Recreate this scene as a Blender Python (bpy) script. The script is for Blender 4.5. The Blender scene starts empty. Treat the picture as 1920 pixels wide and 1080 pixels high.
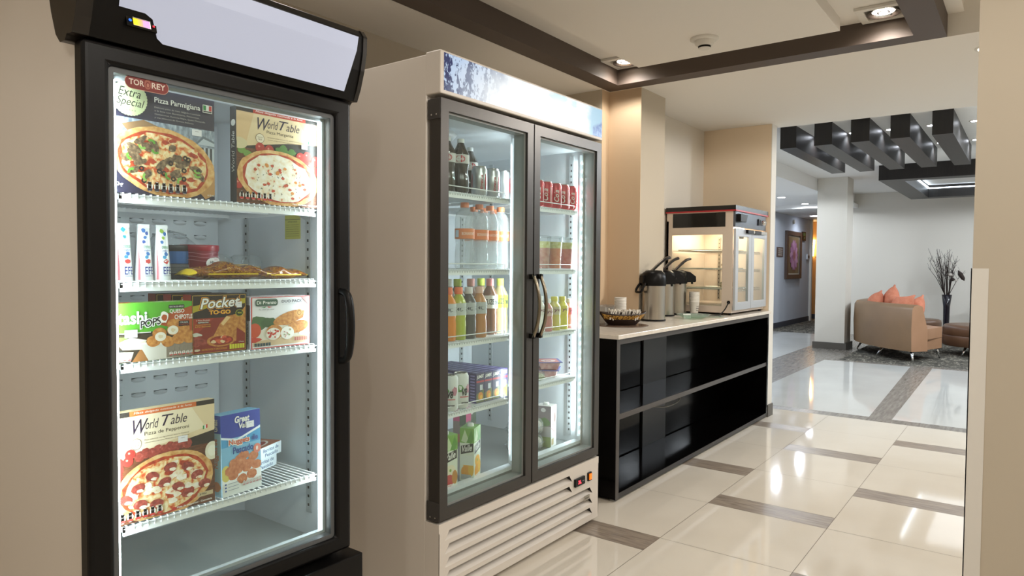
import bpy, math, random
from mathutils import Vector, Matrix
random.seed(7)
pi = math.pi
sc = bpy.context.scene
col = sc.collection
H = 1.25                                   # camera height
YAW, PITCH, ROLL, F = math.radians(36.88), math.radians(-1.8916), math.radians(0.4027), 1295.85
fw = Vector((math.cos(PITCH)*math.cos(YAW), math.cos(PITCH)*math.sin(YAW), math.sin(PITCH)))
rt = Vector((math.sin(YAW), -math.cos(YAW), 0)); up = rt.cross(fw)
rt, up = rt*math.cos(ROLL)+up*math.sin(ROLL), up*math.cos(ROLL)-rt*math.sin(ROLL)
cam = bpy.data.cameras.new('camera'); cam.sensor_width = 36; cam.lens = 36*F/1920; cam.clip_start = .02
co = bpy.data.objects.new('camera', cam); col.objects.link(co)
M = Matrix((rt, up, -fw)).transposed().to_4x4(); M.translation = (0, 0, H); co.matrix_world = M
sc.camera = co
w = bpy.data.worlds.new('world'); sc.world = w; w.use_nodes = True
w.node_tree.nodes['Background'].inputs[0].default_value = (.75, .8, .9, 1)
w.node_tree.nodes['Background'].inputs[1].default_value = .25
vs = sc.view_settings; vs.view_transform = 'Standard'; vs.look = 'None'; vs.gamma = 1; vs.use_curve_mapping = False
vs.exposure = 0.0
cy = sc.cycles
cy.use_denoising = True; cy.max_bounces = 8; cy.diffuse_bounces = 4; cy.glossy_bounces = 4; cy.transmission_bounces = 6
cy.transparent_max_bounces = 24; cy.sample_clamp_indirect = 3; cy.caustics_reflective = False; cy.caustics_refractive = False

def light(name, kind, loc, power, color, size=.1, rot=(0, 0, 0), size_y=None, spot=None, parent=None, spread=None):
    l = bpy.data.lights.new(name, kind); l.energy = power; l.color = color
    if kind == 'AREA':
        l.shape = 'RECTANGLE' if size_y else 'DISK'; l.size = size
        if size_y: l.size_y = size_y
        if spread: l.spread = spread
    else:
        l.shadow_soft_size = size
        if spot: l.spot_size = spot; l.spot_blend = .6 if spot < 2.85 else .12
    o = bpy.data.objects.new(name, l); col.objects.link(o); o.location = loc; o.rotation_euler = rot
    if parent: o.parent = parent
    return o
WARM = (1, .945, .875); COOL = (.86, .93, 1)

# ------------------------------------------------------------------ materials
def lin(h):
    h = h.lstrip('#'); r = [int(h[i:i+2], 16)/255 for i in (0, 2, 4)]
    return tuple(c/12.92 if c <= .04045 else ((c+.055)/1.055)**2.4 for c in r)
MT = {}
def mat(name, hexc=None, rough=.5, metal=0, emit=0, ecol=None, alpha=None, spec=.5, coat=0):
    if name in MT: return MT[name]
    m = bpy.data.materials.new(name); m.use_nodes = True
    b = m.node_tree.nodes['Principled BSDF']
    c = (*lin(hexc), 1)
    b.inputs['Base Color'].default_value = c; b.inputs['Roughness'].default_value = rough
    b.inputs['Metallic'].default_value = metal; b.inputs['Specular IOR Level'].default_value = spec
    b.inputs['Coat Weight'].default_value = coat
    if emit:
        b.inputs['Emission Color'].default_value = (*lin(ecol or hexc), 1); b.inputs['Emission Strength'].default_value = emit
    MT[name] = m; return m
def ink(hexc): return mat('ink_'+hexc.lstrip('#'), hexc, .45)
def noisemat(name, stops, scale=8, detail=4, rough=.5, stretch=(1, 1, 1), dist=0, bump=0, metal=0, emit=0, spec=.5, const=False):
    if name in MT: return MT[name]
    m = bpy.data.materials.new(name); m.use_nodes = True; nt = m.node_tree; b = nt.nodes['Principled BSDF']
    tc = nt.nodes.new('ShaderNodeTexCoord'); mp = nt.nodes.new('ShaderNodeMapping'); mp.inputs['Scale'].default_value = stretch
    n = nt.nodes.new('ShaderNodeTexNoise'); n.inputs['Scale'].default_value = scale; n.inputs['Detail'].default_value = detail
    n.inputs['Distortion'].default_value = dist
    r = nt.nodes.new('ShaderNodeValToRGB'); e = r.color_ramp.elements
    while len(e) < len(stops): e.new(.5)
    for k, (p, c) in enumerate(stops): e[k].position = p; e[k].color = (*lin(c), 1)
    if const: r.color_ramp.interpolation = 'CONSTANT'
    L = nt.links.new
    L(tc.outputs['Object'], mp.inputs[0]); L(mp.outputs[0], n.inputs['Vector']); L(n.outputs[0], r.inputs[0]); L(r.outputs[0], b.inputs['Base Color'])
    if emit: L(r.outputs[0], b.inputs['Emission Color']); b.inputs['Emission Strength'].default_value = emit
    b.inputs['Roughness'].default_value = rough; b.inputs['Metallic'].default_value = metal; b.inputs['Specular IOR Level'].default_value = spec
    if bump:
        bp = nt.nodes.new('ShaderNodeBump'); bp.inputs['Strength'].default_value = bump; bp.inputs['Distance'].default_value = .01
        L(n.outputs[0], bp.inputs['Height']); L(bp.outputs[0], b.inputs['Normal'])
    MT[name] = m; return m
def clearmat(name, hexc, see=.9, rough=.03, ior=1.45, bump=0, bscale=40):
    """thin clear plastic or glass: see-through with a tint, shiny by angle, a little body colour"""
    if name in MT: return MT[name]
    m = bpy.data.materials.new(name); m.use_nodes = True; nt = m.node_tree; nt.nodes.clear(); L = nt.links.new
    out = nt.nodes.new('ShaderNodeOutputMaterial'); t = nt.nodes.new('ShaderNodeBsdfTransparent')
    d = nt.nodes.new('ShaderNodeBsdfDiffuse'); g = nt.nodes.new('ShaderNodeBsdfGlossy'); lw = nt.nodes.new('ShaderNodeLayerWeight'); lw.inputs[0].default_value = .5; pw = nt.nodes.new('ShaderNodeMath'); pw.operation = 'POWER'; pw.inputs[1].default_value = 5
    fr = nt.nodes.new('ShaderNodeMapRange'); f0 = ((ior-1)/(ior+1))**2; fr.inputs[3].default_value = f0; fr.inputs[4].default_value = .9; L(lw.outputs['Facing'], pw.inputs[0]); L(pw.outputs[0], fr.inputs[0])
    c = (*lin(hexc), 1)
    t.inputs[0].default_value = c; d.inputs[0].default_value = c; g.inputs['Roughness'].default_value = rough
    a = nt.nodes.new('ShaderNodeMixShader'); b2 = nt.nodes.new('ShaderNodeMixShader')
    a.inputs[0].default_value = 1-see; L(t.outputs[0], a.inputs[1]); L(d.outputs[0], a.inputs[2])
    L(fr.outputs[0], b2.inputs[0]); L(a.outputs[0], b2.inputs[1]); L(g.outputs[0], b2.inputs[2]); L(b2.outputs[0], out.inputs[0])
    if bump:
        n = nt.nodes.new('ShaderNodeTexNoise'); n.inputs['Scale'].default_value = bscale; bp = nt.nodes.new('ShaderNodeBump')
        tc = nt.nodes.new('ShaderNodeTexCoord'); L(tc.outputs['Object'], n.inputs['Vector'])
        bp.inputs['Strength'].default_value = bump; bp.inputs['Distance'].default_value = .01
        L(n.outputs[0], bp.inputs['Height'])
        for s in (g, lw, d): L(bp.outputs[0], s.inputs['Normal'])
    MT[name] = m; return m

cream = mat('cream_paint', '#c3b8a6', .75, spec=.2); peach = mat('peach_paint', '#dcc3a4', .75, spec=.2)
pale = mat('lobby_lit_paint', '#ddd5c8', .75, spec=.2); white_paint = mat('white_paint', '#e2ded6', .8, spec=.2)  # pale: lobby light on the niche wall put into a lighter paint
ceil_m = mat('ceiling_paint', '#ece7df', .85, spec=.1); lobby_ceil = mat('lobby_ceiling_paint', '#efeeeb', .85, spec=.1)
lobby_wall = mat('lobby_wall_paint', '#dcd8cf', .8, spec=.2); blue_wall = mat('corridor_paint', '#c9d0dc', .8, spec=.2)
orange_wall = mat('corridor_end_paint', '#c79a63', .8, spec=.2)
tile = noisemat('white_tile', [(.3, '#dcd3c4'), (.7, '#e3dbcd')], 2, 3, .06, spec=.55)
tile2 = noisemat('tile_cool_lit', [(.3, '#cfd0cc'), (.7, '#d8d9d5')], 2, 3, .05, spec=.55)  # same tile as the hall, the lobby's cool reflections put into its colour
grout = mat('grout', '#8f8576', .7)
wood = noisemat('wood_strip', [(.25, '#72665a'), (.5, '#94877a'), (.75, '#ab9d8a')], 9, 8, .3, (7, .8, 1), .4)
woodx = noisemat('wood_strip_long', [(.25, '#6e6a64'), (.5, '#86817a'), (.75, '#9c9790')], 7, 8, .25, (.8, 7, 1), .4)
carpet = noisemat('carpet', [(.40, '#4b4a45'), (.55, '#67645d'), (.58, '#b5b0a2'), (.60, '#5c5a53'), (.8, '#4b4943')], 5, 6, .95, (1, 2.2, 1), 1.6, .3, spec=.1)
trim_brown = mat('brown_trim', '#574b43', .6); base_grey = mat('baseboard_grey', '#5b5751', .5); base_dark = mat('baseboard_dark', '#3b3f4a', .5)
blackp = mat('black_plastic', '#0b0a0a', .36, spec=.22); blackgl = mat('black_gloss', '#050505', .12); darkwood = noisemat('dark_wood', [(.3, '#141110'), (.7, '#211c1a')], 6, 6, .42, (1, 8, 1))
white_steel = mat('white_steel', '#d8d0c6', .4); inner_white = mat('inner_white', '#dfe4e8', .35); wire_w = mat('white_wire', '#f2f4f5', .3)
inner_floor = mat('inner_floor_steel', '#b4bab8', .28, .55)
grey_frame = mat('grey_frame', '#4a4744', .35, .6); chrome = mat('chrome', '#d8d8d8', .15, 1); steel = mat('brushed_steel', '#b8b2a8', .28, 1)
bronze = mat('bronze_bar', '#8d8474', .25, 1)
glass = clearmat('door_glass', '#f4faf8', .985, .01, 1.4); glass2 = clearmat('tinted_glass', '#e6f2ee', .93, .02, 1.5)
led = mat('led_white', '#ffffff', .5, emit=6, ecol='#eaf4ff')
quartz = noisemat('quartz_top', [(.3, '#ded5c8'), (.7, '#e8e0d4')], 30, 4, .18)
clearp = clearmat('clear_plastic', '#f6f9fa', .93, .08, 1.5, .6, 60)
wrapp = clearmat('clear_wrap', '#f6f9fb', .82, .12, 1.5, 1.0, 45)
red = ink('#c8252b')

# ------------------------------------------------------------------ mesh builder
_txt = {}
def textmesh(s, shear=0, bold=0):
    k = (s, shear, bold)
    if k in _txt: return _txt[k]
    c = bpy.data.curves.new('t', 'FONT'); c.body = s; c.shear = shear; c.offset = bold; c.resolution_u = 3
    o = bpy.data.objects.new('t', c); col.objects.link(o)
    dg = bpy.context.evaluated_depsgraph_get(); dg.update(); e = o.evaluated_get(dg); me = e.to_mesh()
    V = [(v.co.x, v.co.y) for v in me.vertices]; P = [tuple(p.vertices) for p in me.polygons]
    e.to_mesh_clear(); bpy.data.objects.remove(o); bpy.data.curves.remove(c)
    if V:
        x0 = min(v[0] for v in V); x1 = max(v[0] for v in V); y0 = min(v[1] for v in V); y1 = max(v[1] for v in V)
        V = [((x-x0)/max(x1-x0, 1e-6), (y-y0)/max(y1-y0, 1e-6)) for x, y in V]
    _txt[k] = (V, P); return _txt[k]

class MB:
    def __init__(s): s.v = []; s.f = []; s.m = []; s.sm = []; s.mats = []
    def mi(s, m):
        if m not in s.mats: s.mats.append(m)
        return s.mats.index(m)
    def add(s, V, Fs, m, smooth=False):
        o = len(s.v); s.v += [tuple(v) for v in V]; i = s.mi(m)
        for f in Fs: s.f.append(tuple(o+k for k in f)); s.m.append(i); s.sm.append(smooth)
        return s
    def box(s, x0, x1, y0, y1, z0, z1, m, T=None):
        V = [Vector((x, y, z)) for z in (z0, z1) for y in (y0, y1) for x in (x0, x1)]
        if T is not None: V = [T @ v for v in V]
        return s.add(V, [(0, 2, 3, 1), (4, 5, 7, 6), (0, 1, 5, 4), (2, 6, 7, 3), (0, 4, 6, 2), (1, 3, 7, 5)], m)
    def lathe(s, prof, m, c=(0, 0, 0), n=24, smooth=True, T=None, cap=True, sx=1, sy=1):
        V = []; Fs = []
        for r, z in prof:
            for k in range(n):
                a = 2*pi*k/n; v = Vector((c[0]+r*math.cos(a)*sx, c[1]+r*math.sin(a)*sy, c[2]+z)); V.append(T @ v if T is not None else v)
        for i in range(len(prof)-1):
            for k in range(n): k2 = (k+1) % n; Fs.append((i*n+k, i*n+k2, (i+1)*n+k2, (i+1)*n+k))
        s.add(V, Fs, m, smooth)
        if cap:
            s.add([V[k] for k in range(n)][::-1], [tuple(range(n))], m); s.add(V[-n:], [tuple(range(n))], m)
        return s
    def tube(s, pts, r, m, n=8, closed=False, cap=True):
        pts = [Vector(p) for p in pts]; V = []; Fs = []; N = len(pts)
        rr = r if isinstance(r, (list, tuple)) else [r]*N
        u = None
        for i, p in enumerate(pts):
            a = pts[(i-1) % N] if (closed or i) else p; b = pts[(i+1) % N] if (closed or i < N-1) else p
            t = (b-a).normalized()
            if u is None: u = t.orthogonal().normalized()
            u = (u - t*u.dot(t)).normalized(); w2 = t.cross(u)
            for k in range(n): q = 2*pi*k/n; V.append(p+(u*math.cos(q)+w2*math.sin(q))*rr[i])
        for i in range(N if closed else N-1):
            j = (i+1) % N
            for k in range(n): k2 = (k+1) % n; Fs.append((i*n+k, i*n+k2, j*n+k2, j*n+k))
        if cap and not closed: Fs += [tuple(range(n))[::-1], tuple(range((N-1)*n, N*n))]
        return s.add(V, Fs, m, True)
    def prism(s, poly, axis, a0, a1, m, m_side=None, smooth=False):
        """poly: 2D outline in the plane across the axis ('x': (y,z), 'y': (x,z), 'z': (x,y))"""
        def P(p, a): return {'x': (a, p[0], p[1]), 'y': (p[0], a, p[1]), 'z': (p[0], p[1], a)}[axis]
        n = len(poly); V = [P(p, a0) for p in poly]+[P(p, a1) for p in poly]
        s.add(V, [tuple(range(n))[::-1], tuple(range(n, 2*n))], m)
        return s.add(V, [(k, (k+1) % n, n+(k+1) % n, n+k) for k in range(n)], m_side or m, smooth)
    def frame(s, x0, x1, z0, z1, y0, y1, t, m, tb=None):
        tb = tb or t
        O = [(x0, z0), (x1, z0), (x1, z1), (x0, z1)]; I = [(x0+t, z0+tb), (x1-t, z0+tb), (x1-t, z1-tb), (x0+t, z1-tb)]
        V = [(x, y, z) for y in (y0, y1) for L_ in (O, I) for x, z in L_]; Fs = []
        for k in range(4):
            j = (k+1) % 4; Fs += [(k, j, 4+j, 4+k), (8+j, 8+k, 12+k, 12+j), (j, k, 8+k, 8+j), (4+k, 4+j, 12+j, 12+k)]
        return s.add(V, Fs, m)
    def build(s, name, parent=None, bevel=0, seg=2):
        me = bpy.data.meshes.new(name); me.from_pydata(s.v, [], s.f)
        for m in s.mats: me.materials.append(m)
        me.polygons.foreach_set('material_index', s.m); me.polygons.foreach_set('use_smooth', s.sm); me.update()
        o = bpy.data.objects.new(name, me); col.objects.link(o)
        if parent is not None:
            o.parent = parent
            if parent.get('_w'): o.location = -Vector(parent['_w'])   # parts modelled in room coordinates
        if bevel:
            b = o.modifiers.new('bevel', 'BEVEL'); b.width = bevel; b.segments = seg; b.limit_method = 'ANGLE'; b.angle_limit = .6; b.harden_normals = False
        return o

def clip(poly, x0=0, x1=1, y0=0, y1=1):
    for ax, lim, sg in ((0, x0, 1), (0, x1, -1), (1, y0, 1), (1, y1, -1)):
        out = []
        for i in range(len(poly)):
            a = poly[i-1]; b = poly[i]; ia = (a[ax]-lim)*sg >= 0; ib = (b[ax]-lim)*sg >= 0
            if ia != ib:
                t = (lim-a[ax])/(b[ax]-a[ax]); out.append((a[0]+(b[0]-a[0])*t, a[1]+(b[1]-a[1])*t))
            if ib: out.append(b)
        poly = out
        if not poly: return []
    return poly
class Art:
    """printing on a face: u,v run 0..1 over the face, every shape lies a hair above the last"""
    def __init__(s, mb, O, U, V, W, Hh, N=None, fn=None, step=.00004):
        s.mb = mb; s.O = Vector(O); s.U = Vector(U)*W; s.V = Vector(V)*Hh; s.W = W; s.H = Hh
        s.N = Vector(N) if N else Vector(U).cross(Vector(V)); s.k = 1; s.fn = fn; s.step = step
    def P(s, u, v):
        if s.fn: return s.fn(u, v, s.k*s.step)
        return s.O+s.U*u+s.V*v+s.N*(s.k*s.step)
    def poly(s, pts, m, lift=True, raw=False):
        if isinstance(m, str): m = ink(m)
        if not raw: pts = clip(list(pts))
        if len(pts) > 2: s.mb.add([s.P(*p) for p in pts], [tuple(range(len(pts)))], m)
        s.k += 1 if lift else .35
        return s
    def rect(s, x0, y0, x1, y1, m, lift=True, n=1):
        if n > 1:
            for i in range(n): s.poly([(x0+(x1-x0)*i/n, y0), (x0+(x1-x0)*(i+1)/n, y0), (x0+(x1-x0)*(i+1)/n, y1), (x0+(x1-x0)*i/n, y1)], m, False)
            s.k += 1; return s
        return s.poly([(x0, y0), (x1, y0), (x1, y1), (x0, y1)], m, lift)
    def blob(s, x, y, rx, ry, m, n=14, jit=0, rot=0, lift=True, a0=0, a1=2*pi):
        c, q = math.cos(rot), math.sin(rot); pts = []
        for k in range(n):
            a = a0+(a1-a0)*k/n; r = 1+random.uniform(-jit, jit); dx = rx*r*math.cos(a)*s.W; dy = ry*r*math.sin(a)*s.H
            pts.append((x+(dx*c-dy*q)/s.W, y+(dx*q+dy*c)/s.H))
        return s.poly(pts, m, lift)
    def ring(s, x, y, r, t, m, n=20, k0=0, k1=None, jit=0):
        for k in range(k0, k1 or n):
            a, b = 2*pi*k/n, 2*pi*(k+1)/n; W = s.H/s.W
            s.poly([(x+r*W*math.cos(a), y+r*math.sin(a)), (x+r*W*math.cos(b), y+r*math.sin(b)), (x+(r-t)*W*math.cos(b), y+(r-t)*math.sin(b)), (x+(r-t)*W*math.cos(a), y+(r-t)*math.sin(a))], m, False)
        s.k += 1; return s
    def text(s, t, x, y, w2, h, m, shear=0, bold=0, slope=0, rot=False):
        if isinstance(m, str): m = ink(m)
        V, Fs = textmesh(t, shear, bold)
        if V:
            if rot: Q = [s.P(x+w2*(1-v), y+h*u) for u, v in V]      # reads upwards
            else: Q = [s.P(x+w2*u, y+h*v+slope*u) for u, v in V]
            s.mb.add(Q, Fs, m)
        s.k += 1; return s

def ob(o, label=None, cat=None, group=None, kind=None):
    for k, v in (('label', label), ('category', cat), ('group', group), ('kind', kind)):
        if v: o[k] = v
        elif v is None and k in o and k != 'label': pass
    return o
def empty(name, loc, label=None, cat=None, group=None, rz=0, world=False):
    o = bpy.data.objects.new(name, None); col.objects.link(o); o.location = loc; o.rotation_euler.z = rz; o.empty_display_size = .05
    if world: o['_w'] = tuple(loc)
    return ob(o, label, cat, group)
def copy_tree(o, parent=None):
    c = o.copy(); col.objects.link(c)
    if parent: c.parent = parent
    for ch in [q for q in bpy.data.objects if q.parent == o]: copy_tree(ch, c)
    return c
def place(proto, used, loc, label, rz=None, group=None):
    o = proto if not used else copy_tree(proto)
    o.location = loc
    if rz is not None: o.rotation_euler.z = rz
    o['label'] = label
    if group: o['group'] = group
    return o
def struct(name, mb, **k): return ob(mb.build(name, **k), kind='structure')
def ray(px, py):
    d = fw+rt*((px-960)/F)+up*((540-py)/F); return d
def at(px, y, py=500):                      # x of the sight line through column px on the plane y
    d = ray(px, py); return d.x/d.y*y

# ------------------------------------------------------------------ the room
ZC, ZL = 2.427, 2.62
f = MB()
f.add([(-3, -4, -.002), (6.25, -4, -.002), (6.25, 3.2, -.002), (-3, 3.2, -.002)], [(0, 1, 2, 3)], grout)
g = .0012
def q(x0, x1, y0, y1, m, z=0): f.add([(x0+g, y0+g, z), (x1-g, y0+g, z), (x1-g, y1-g, z), (x0+g, y1-g, z)], [(0, 1, 2, 3)], m)
ys = [.165+.585*k for k in range(-7, 6)]
for i in range(len(ys)-1):
    ph = 2.755 if (i % 2 == 1) == (abs(ys[1]-ys[1]) < 1) and i % 2 == 1 else 3.5225
    # columns whose strips end at 2.93 are y .165-.75 and 1.335-1.92
    ph = 2.755 if (i-7) % 2 == 0 else 3.5225
    x = ph-1.365*6
    while x < 6.25:
        for a, b, m in ((x, x+.175, wood), (x+.175, x+.77, tile), (x+.77, x+1.365, tile)):
            a, b = max(a, -3), min(b, 6.25)
            if b-a > .02: q(a, b, ys[i], ys[i+1], m)
        x += 1.365
f.box(6.25, 6.41, -4, 4.2, -.02, 0, woodx)
for y0, y1 in ((-4, .9), (1.06, 2.205)): pass
f.add([(6.41, -4, 0), (10, -4, 0), (10, .95, 0), (6.41, .885, 0)], [(0, 1, 2, 3)], tile2)
f.add([(6.41, .885, 0), (10, .95, 0), (10, 1.19, 0), (6.41, 1.055, 0)], [(0, 1, 2, 3)], woodx)
f.add([(6.41, 1.055, 0), (10, 1.19, 0), (10, 2.205, 0), (6.41, 2.205, 0)], [(0, 1, 2, 3)], tile2)
f.add([(6.41, 2.205, 0), (19, 2.205, 0), (19, 2.78, 0), (6.41, 2.78, 0)], [(0, 1, 2, 3)], woodx)
f.add([(6.41, 2.78, 0), (13.8, 2.78, 0), (13.8, 4.2, 0), (6.41, 4.2, 0)], [(0, 1, 2, 3)], tile2)
f.add([(13.8, 2.78, 0), (19, 2.78, 0), (19, 4.8, 0), (13.8, 4.8, 0)], [(0, 1, 2, 3)], carpet)
f.add([(10, -4, 0), (10.14, -4, 0), (10.14, 2.205, 0), (10, 2.205, 0)], [(0, 1, 2, 3)], woodx)
f.add([(10.14, 2.07, 0), (14.3, 2.07, 0), (14.3, 2.205, 0), (10.14, 2.205, 0)], [(0, 1, 2, 3)], woodx)
f.add([(10.14, -4, 0), (14.3, -4, 0), (14.3, 2.07, 0), (10.14, 2.07, 0)], [(0, 1, 2, 3)], carpet)
f.add([(-3, -4, -.003), (19, -4, -.003), (19, 4.8, -.003), (-3, 4.8, -.003)], [(0, 1, 2, 3)], grout)
struct('floor', f)

struct('wall_left', MB().box(-3, 4.08, 2.72, 2.85, 0, 2.75, cream).box(4.08, 4.2, 2.32, 2.85, 0, 2.75, cream).box(4.081, 4.2, 2.318, 2.32, 0, 2.75, peach))
struct('wall_niche', MB().box(4.2, 6.0, 2.31, 2.43, 0, 2.75, pale))
struct('trim_1', MB().box(4.18, 4.55, 2.08, 2.315, 0, ZC+.01, cream).box(4.177, 4.18, 2.08, 2.32, 0, ZC+.01, peach))
struct('wall_end', MB().box(5.86, 5.98, 1.735, 2.43, 0, ZC+.01, mat('end_wall_paint', '#ecd9bf', .75, spec=.2)).box(5.86, 5.98, 1.73, 1.7352, 0, ZC+.01, white_paint).box(5.98, 5.985, 1.73, 2.7, 0, 2.7, white_paint))
struct('baseboard_end', MB().box(5.855, 5.99, 1.72, 1.732, 0, .1, base_grey))
rw = MB().box(2.5, 2.75, -4, .141, 0, 2.8, cream)
struct('wall_right', rw)
o = struct('trim_2', MB().box(2.496, 2.4995, .1, .1445, 0, 1.25, white_paint).box(2.496, 2.55, .1415, .1445, 0, 1.25, white_paint))
struct('wall_behind', MB().box(-3.1, -3, -4, 2.85, 0, 2.8, cream))
struct('wall_far_right', MB().box(-3.1, 19, -4.1, -4, 0, 2.8, lobby_wall))
# ceilings
c = MB()
c.box(-3, 2.9, .37, .38, ZC, 2.8, ceil_m)
c.box(4.17, 6.05, -4, 2.85, ZC, 2.8, ceil_m)           # lowered ceiling past the tray
c.box(-3, 4.17, 2.31, 2.85, ZC, 2.8, ceil_m)           # strip over the refrigerators
c.box(-3, 4.17, .30, 2.4, 2.54, 2.75, ceil_m)           # recess of the tray
c.box(-3, 4.17, -4, .30, 2.75, 2.8, ceil_m)
c.box(-3, 3.913, .823, 1.97, 2.475, 2.54, ceil_m)       # dropped panel inside the tray
struct('ceiling', c)
lc = MB()
lc.box(6.05, 19, -4, 2.67, ZL, 2.8, lobby_ceil)
lc.box(6.05, 19, 2.67, 4.8, 2.43, 2.8, lobby_ceil)
lc.box(13.8, 19, 2.6, 4.8, 2.36, 2.43, lobby_ceil)
struct('ceiling_lobby', lc)
struct('wall_lobby', MB().box(14.2, 14.35, -4, 2.72, 0, 2.7, lobby_wall))
struct('baseboard_lobby', MB().box(14.185, 14.2, -4, 2.4, 0, .1, base_dark))
struct('wall_corridor', MB().box(6, 17.1, 4.15, 4.3, 0, 2.5, blue_wall).box(17.1, 17.2, 4.1, 4.3, 0, 2.5, white_paint).box(17.2, 19, 4.6, 4.7, 0, 2.5, orange_wall))
struct('baseboard_corridor', MB().box(6, 17.1, 4.135, 4.15, 0, .11, base_dark).box(17.85, 17.9, 2.4, 4.6, 0, .11, base_dark))
struct('wall_corridor_end', MB().box(17.9, 18, 2.4, 4.7, 0, 2.5, orange_wall))
struct('trim_3', MB().box(11.4, 11.83, 2.24, 2.665, 0, ZL+.01, lobby_wall))
struct('baseboard_column', MB().box(11.37, 11.86, 2.21, 2.69, 0, .1, base_grey))

# brown tray border
b = MB()
x1, y0, y1 = 4.17, .371, 2.311
b.box(-3, x1, y1-.126, y1, ZC, ZC+.115, trim_brown); b.box(x1-.126, x1, y0+.135, y1-.126, ZC, ZC+.115, trim_brown)
b.box(-3, x1, y0, y0+.135, ZC, ZC+.33, trim_brown)
struct('trim_4', b)

def square_downlight(x, y, z, label, on=True, power=9):
    t = empty('recessed_downlight', (x, y, z), label, 'ceiling light', 'square recessed downlights in the ceiling tray')
    m = MB()
    for x0, x1, y0, y1 in ((-.115, -.08, -.115, .115), (.08, .115, -.115, .115), (-.08, .08, -.115, -.08), (-.08, .08, .08, .115)): m.box(x0, x1, y0, y1, -.014, -.0005, white_paint)
    m.build('frame', t)
    MB().box(-.08, .08, -.08, .08, -.003, -.001, mat('can_grey', '#8a8378', .5)).build('back_plate', t)
    MB().lathe([(.076, -.016), (.070, -.016), (.052, -.004)], chrome, n=28, cap=False).build('reflector', t)
    MB().lathe([(.052, -.0035), (.045, -.007), (.02, -.008)], mat('lamp_face', '#ffffff', .5, emit=18, ecol='#fff0d8'), n=20).build('lamp', t)
    MB().lathe([(.03, -.0075), (.03, -.0095), (.022, -.0095), (.022, -.0075)], chrome, n=20, cap=False).build('lamp_ring', t)
    light('lamp_glow', 'SPOT', (0, 0, -.03), power, WARM, .04, spot=2.6, parent=t)
square_downlight(3.935, 2.075, 2.5395, 'small square recessed downlight in the far left corner of the brown bordered tray', power=13)
square_downlight(3.925, .625, 2.5395, 'square recessed downlight with round lamp beside the smoke detector panel, right corner of tray', power=16)
for k, (x, y) in enumerate(((1.6, .625), (-.6, .625), (1.6, 2.075), (-.6, 2.075))):
    light('hall_fill', 'SPOT', (x, y, 2.52), (20 if y < 1 else 9) if x > 0 else 32, WARM, .05, spot=2.7)  # unseen spots added along the tray to fill the hall, no fixtures
for x, y in ((4.5, .2), (4.45, -1.5)):  # lamps added out of view to light the end wall and counter
    t = empty('recessed_downlight', (x, y, ZC), 'round warm light added out of view past the right wall, brightens the end wall', 'ceiling light', 'added lights past the right wall')
    MB().lathe([(.075, 0), (.072, -.004), (.06, -.004)], white_paint, n=24).build('frame', t)
    MB().lathe([(.058, -.003), (.058, -.006)], mat('lamp_face', '#ffffff', .5, emit=18, ecol='#fff0d8'), n=20).build('lamp', t)
    light('lamp_glow', 'SPOT', (0, 0, -.03), 82, WARM, .06, spot=3.1, parent=t)
for x, y in ((.2, -.9), (-1.2, -.9), (1.5, -.9), (.2, -2.3), (1.5, -2.3)): light('hall_fill', 'SPOT', (x, y, 2.7), 36, WARM, .06, spot=2.9)  # more unseen fill spots added for the hall

# smoke detector
t = empty('smoke_detector', (3.62, 1.434, 2.475), 'white round smoke detector on the lowered ceiling panel', 'smoke detector')
MB().lathe([(.075, 0), (.075, -.008), (.062, -.014), (.058, -.014)], white_paint, n=32).build('base', t)
MB().lathe([(.052, -.014), (.05, -.03), (.036, -.042)], white_paint, n=32).build('housing', t)
m = MB().lathe([(.034, -.042), (.033, -.052)], blackp, n=24, cap=False); m.lathe([(.033, -.052), (.026, -.057)], white_paint, n=24); m.build('sensor', t)

# lobby beams
for k, (ya, yb) in enumerate(((1.854, 2.004), (1.531, 1.689), (1.213, 1.37), (.889, 1.044), (.564, .721))):
    o = MB().box(7.05, 9.26, ya, yb, 2.411, ZL, darkwood).build('ceiling_beam')
    ob(o, ('leftmost dark wooden ceiling beam over the lobby', 'second dark wooden ceiling beam from the left in the lobby', 'middle one of the five dark wooden lobby ceiling beams',
           'fourth dark wooden lobby ceiling beam from the left', 'rightmost dark wooden ceiling beam in view over the lobby')[k], 'ceiling beam', 'dark ceiling beams over the lobby')
m = MB(); zb = 2.42
m.box(10.4, 10.66, -2, 1.666, zb, ZL, darkwood).box(13.3, 13.56, -2, 1.666, zb, ZL, darkwood).box(10.66, 13.3, 1.39, 1.666, zb, ZL, darkwood)
t = empty('ceiling_frame', (12, 0, 2.42), 'dark wooden rectangular ceiling frame hanging behind the lobby beams', 'ceiling frame', world=True)
m.build('border', t); cove = mat('cove_fill', '#ffffff', .5, emit=7, ecol='#dfeefa')
MB().box(13.28, 13.30, -1.9, 1.38, 2.56, 2.575, cove).build('led_strip', t); MB().box(10.66, 10.68, -1.9, 1.38, 2.56, 2.575, cove).build('led_strip', t); MB().box(10.7, 13.26, 1.37, 1.39, 2.56, 2.575, cove).build('led_strip', t)  # strips added to brighten the ceiling inside the frame
light('frame_fill', 'AREA', (12, 0, 2.6), 22, COOL, 2.2, (0, 0, 0), size_y=2.2)  # added fill shining down from inside the frame
bulb = mat('downlight_face', '#ffffff', .5, emit=25, ecol='#eef4ff')
spots = [(7.737, .45), (7.741, .80), (7.75, 1.15), (7.72, 1.48), (7.72, 1.79), (8.87, .50), (8.87, .82), (8.87, 1.15), (8.87, 1.48), (8.87, 1.79), (7.74, .12), (7.74, 2.13), (8.87, 2.13)]
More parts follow.
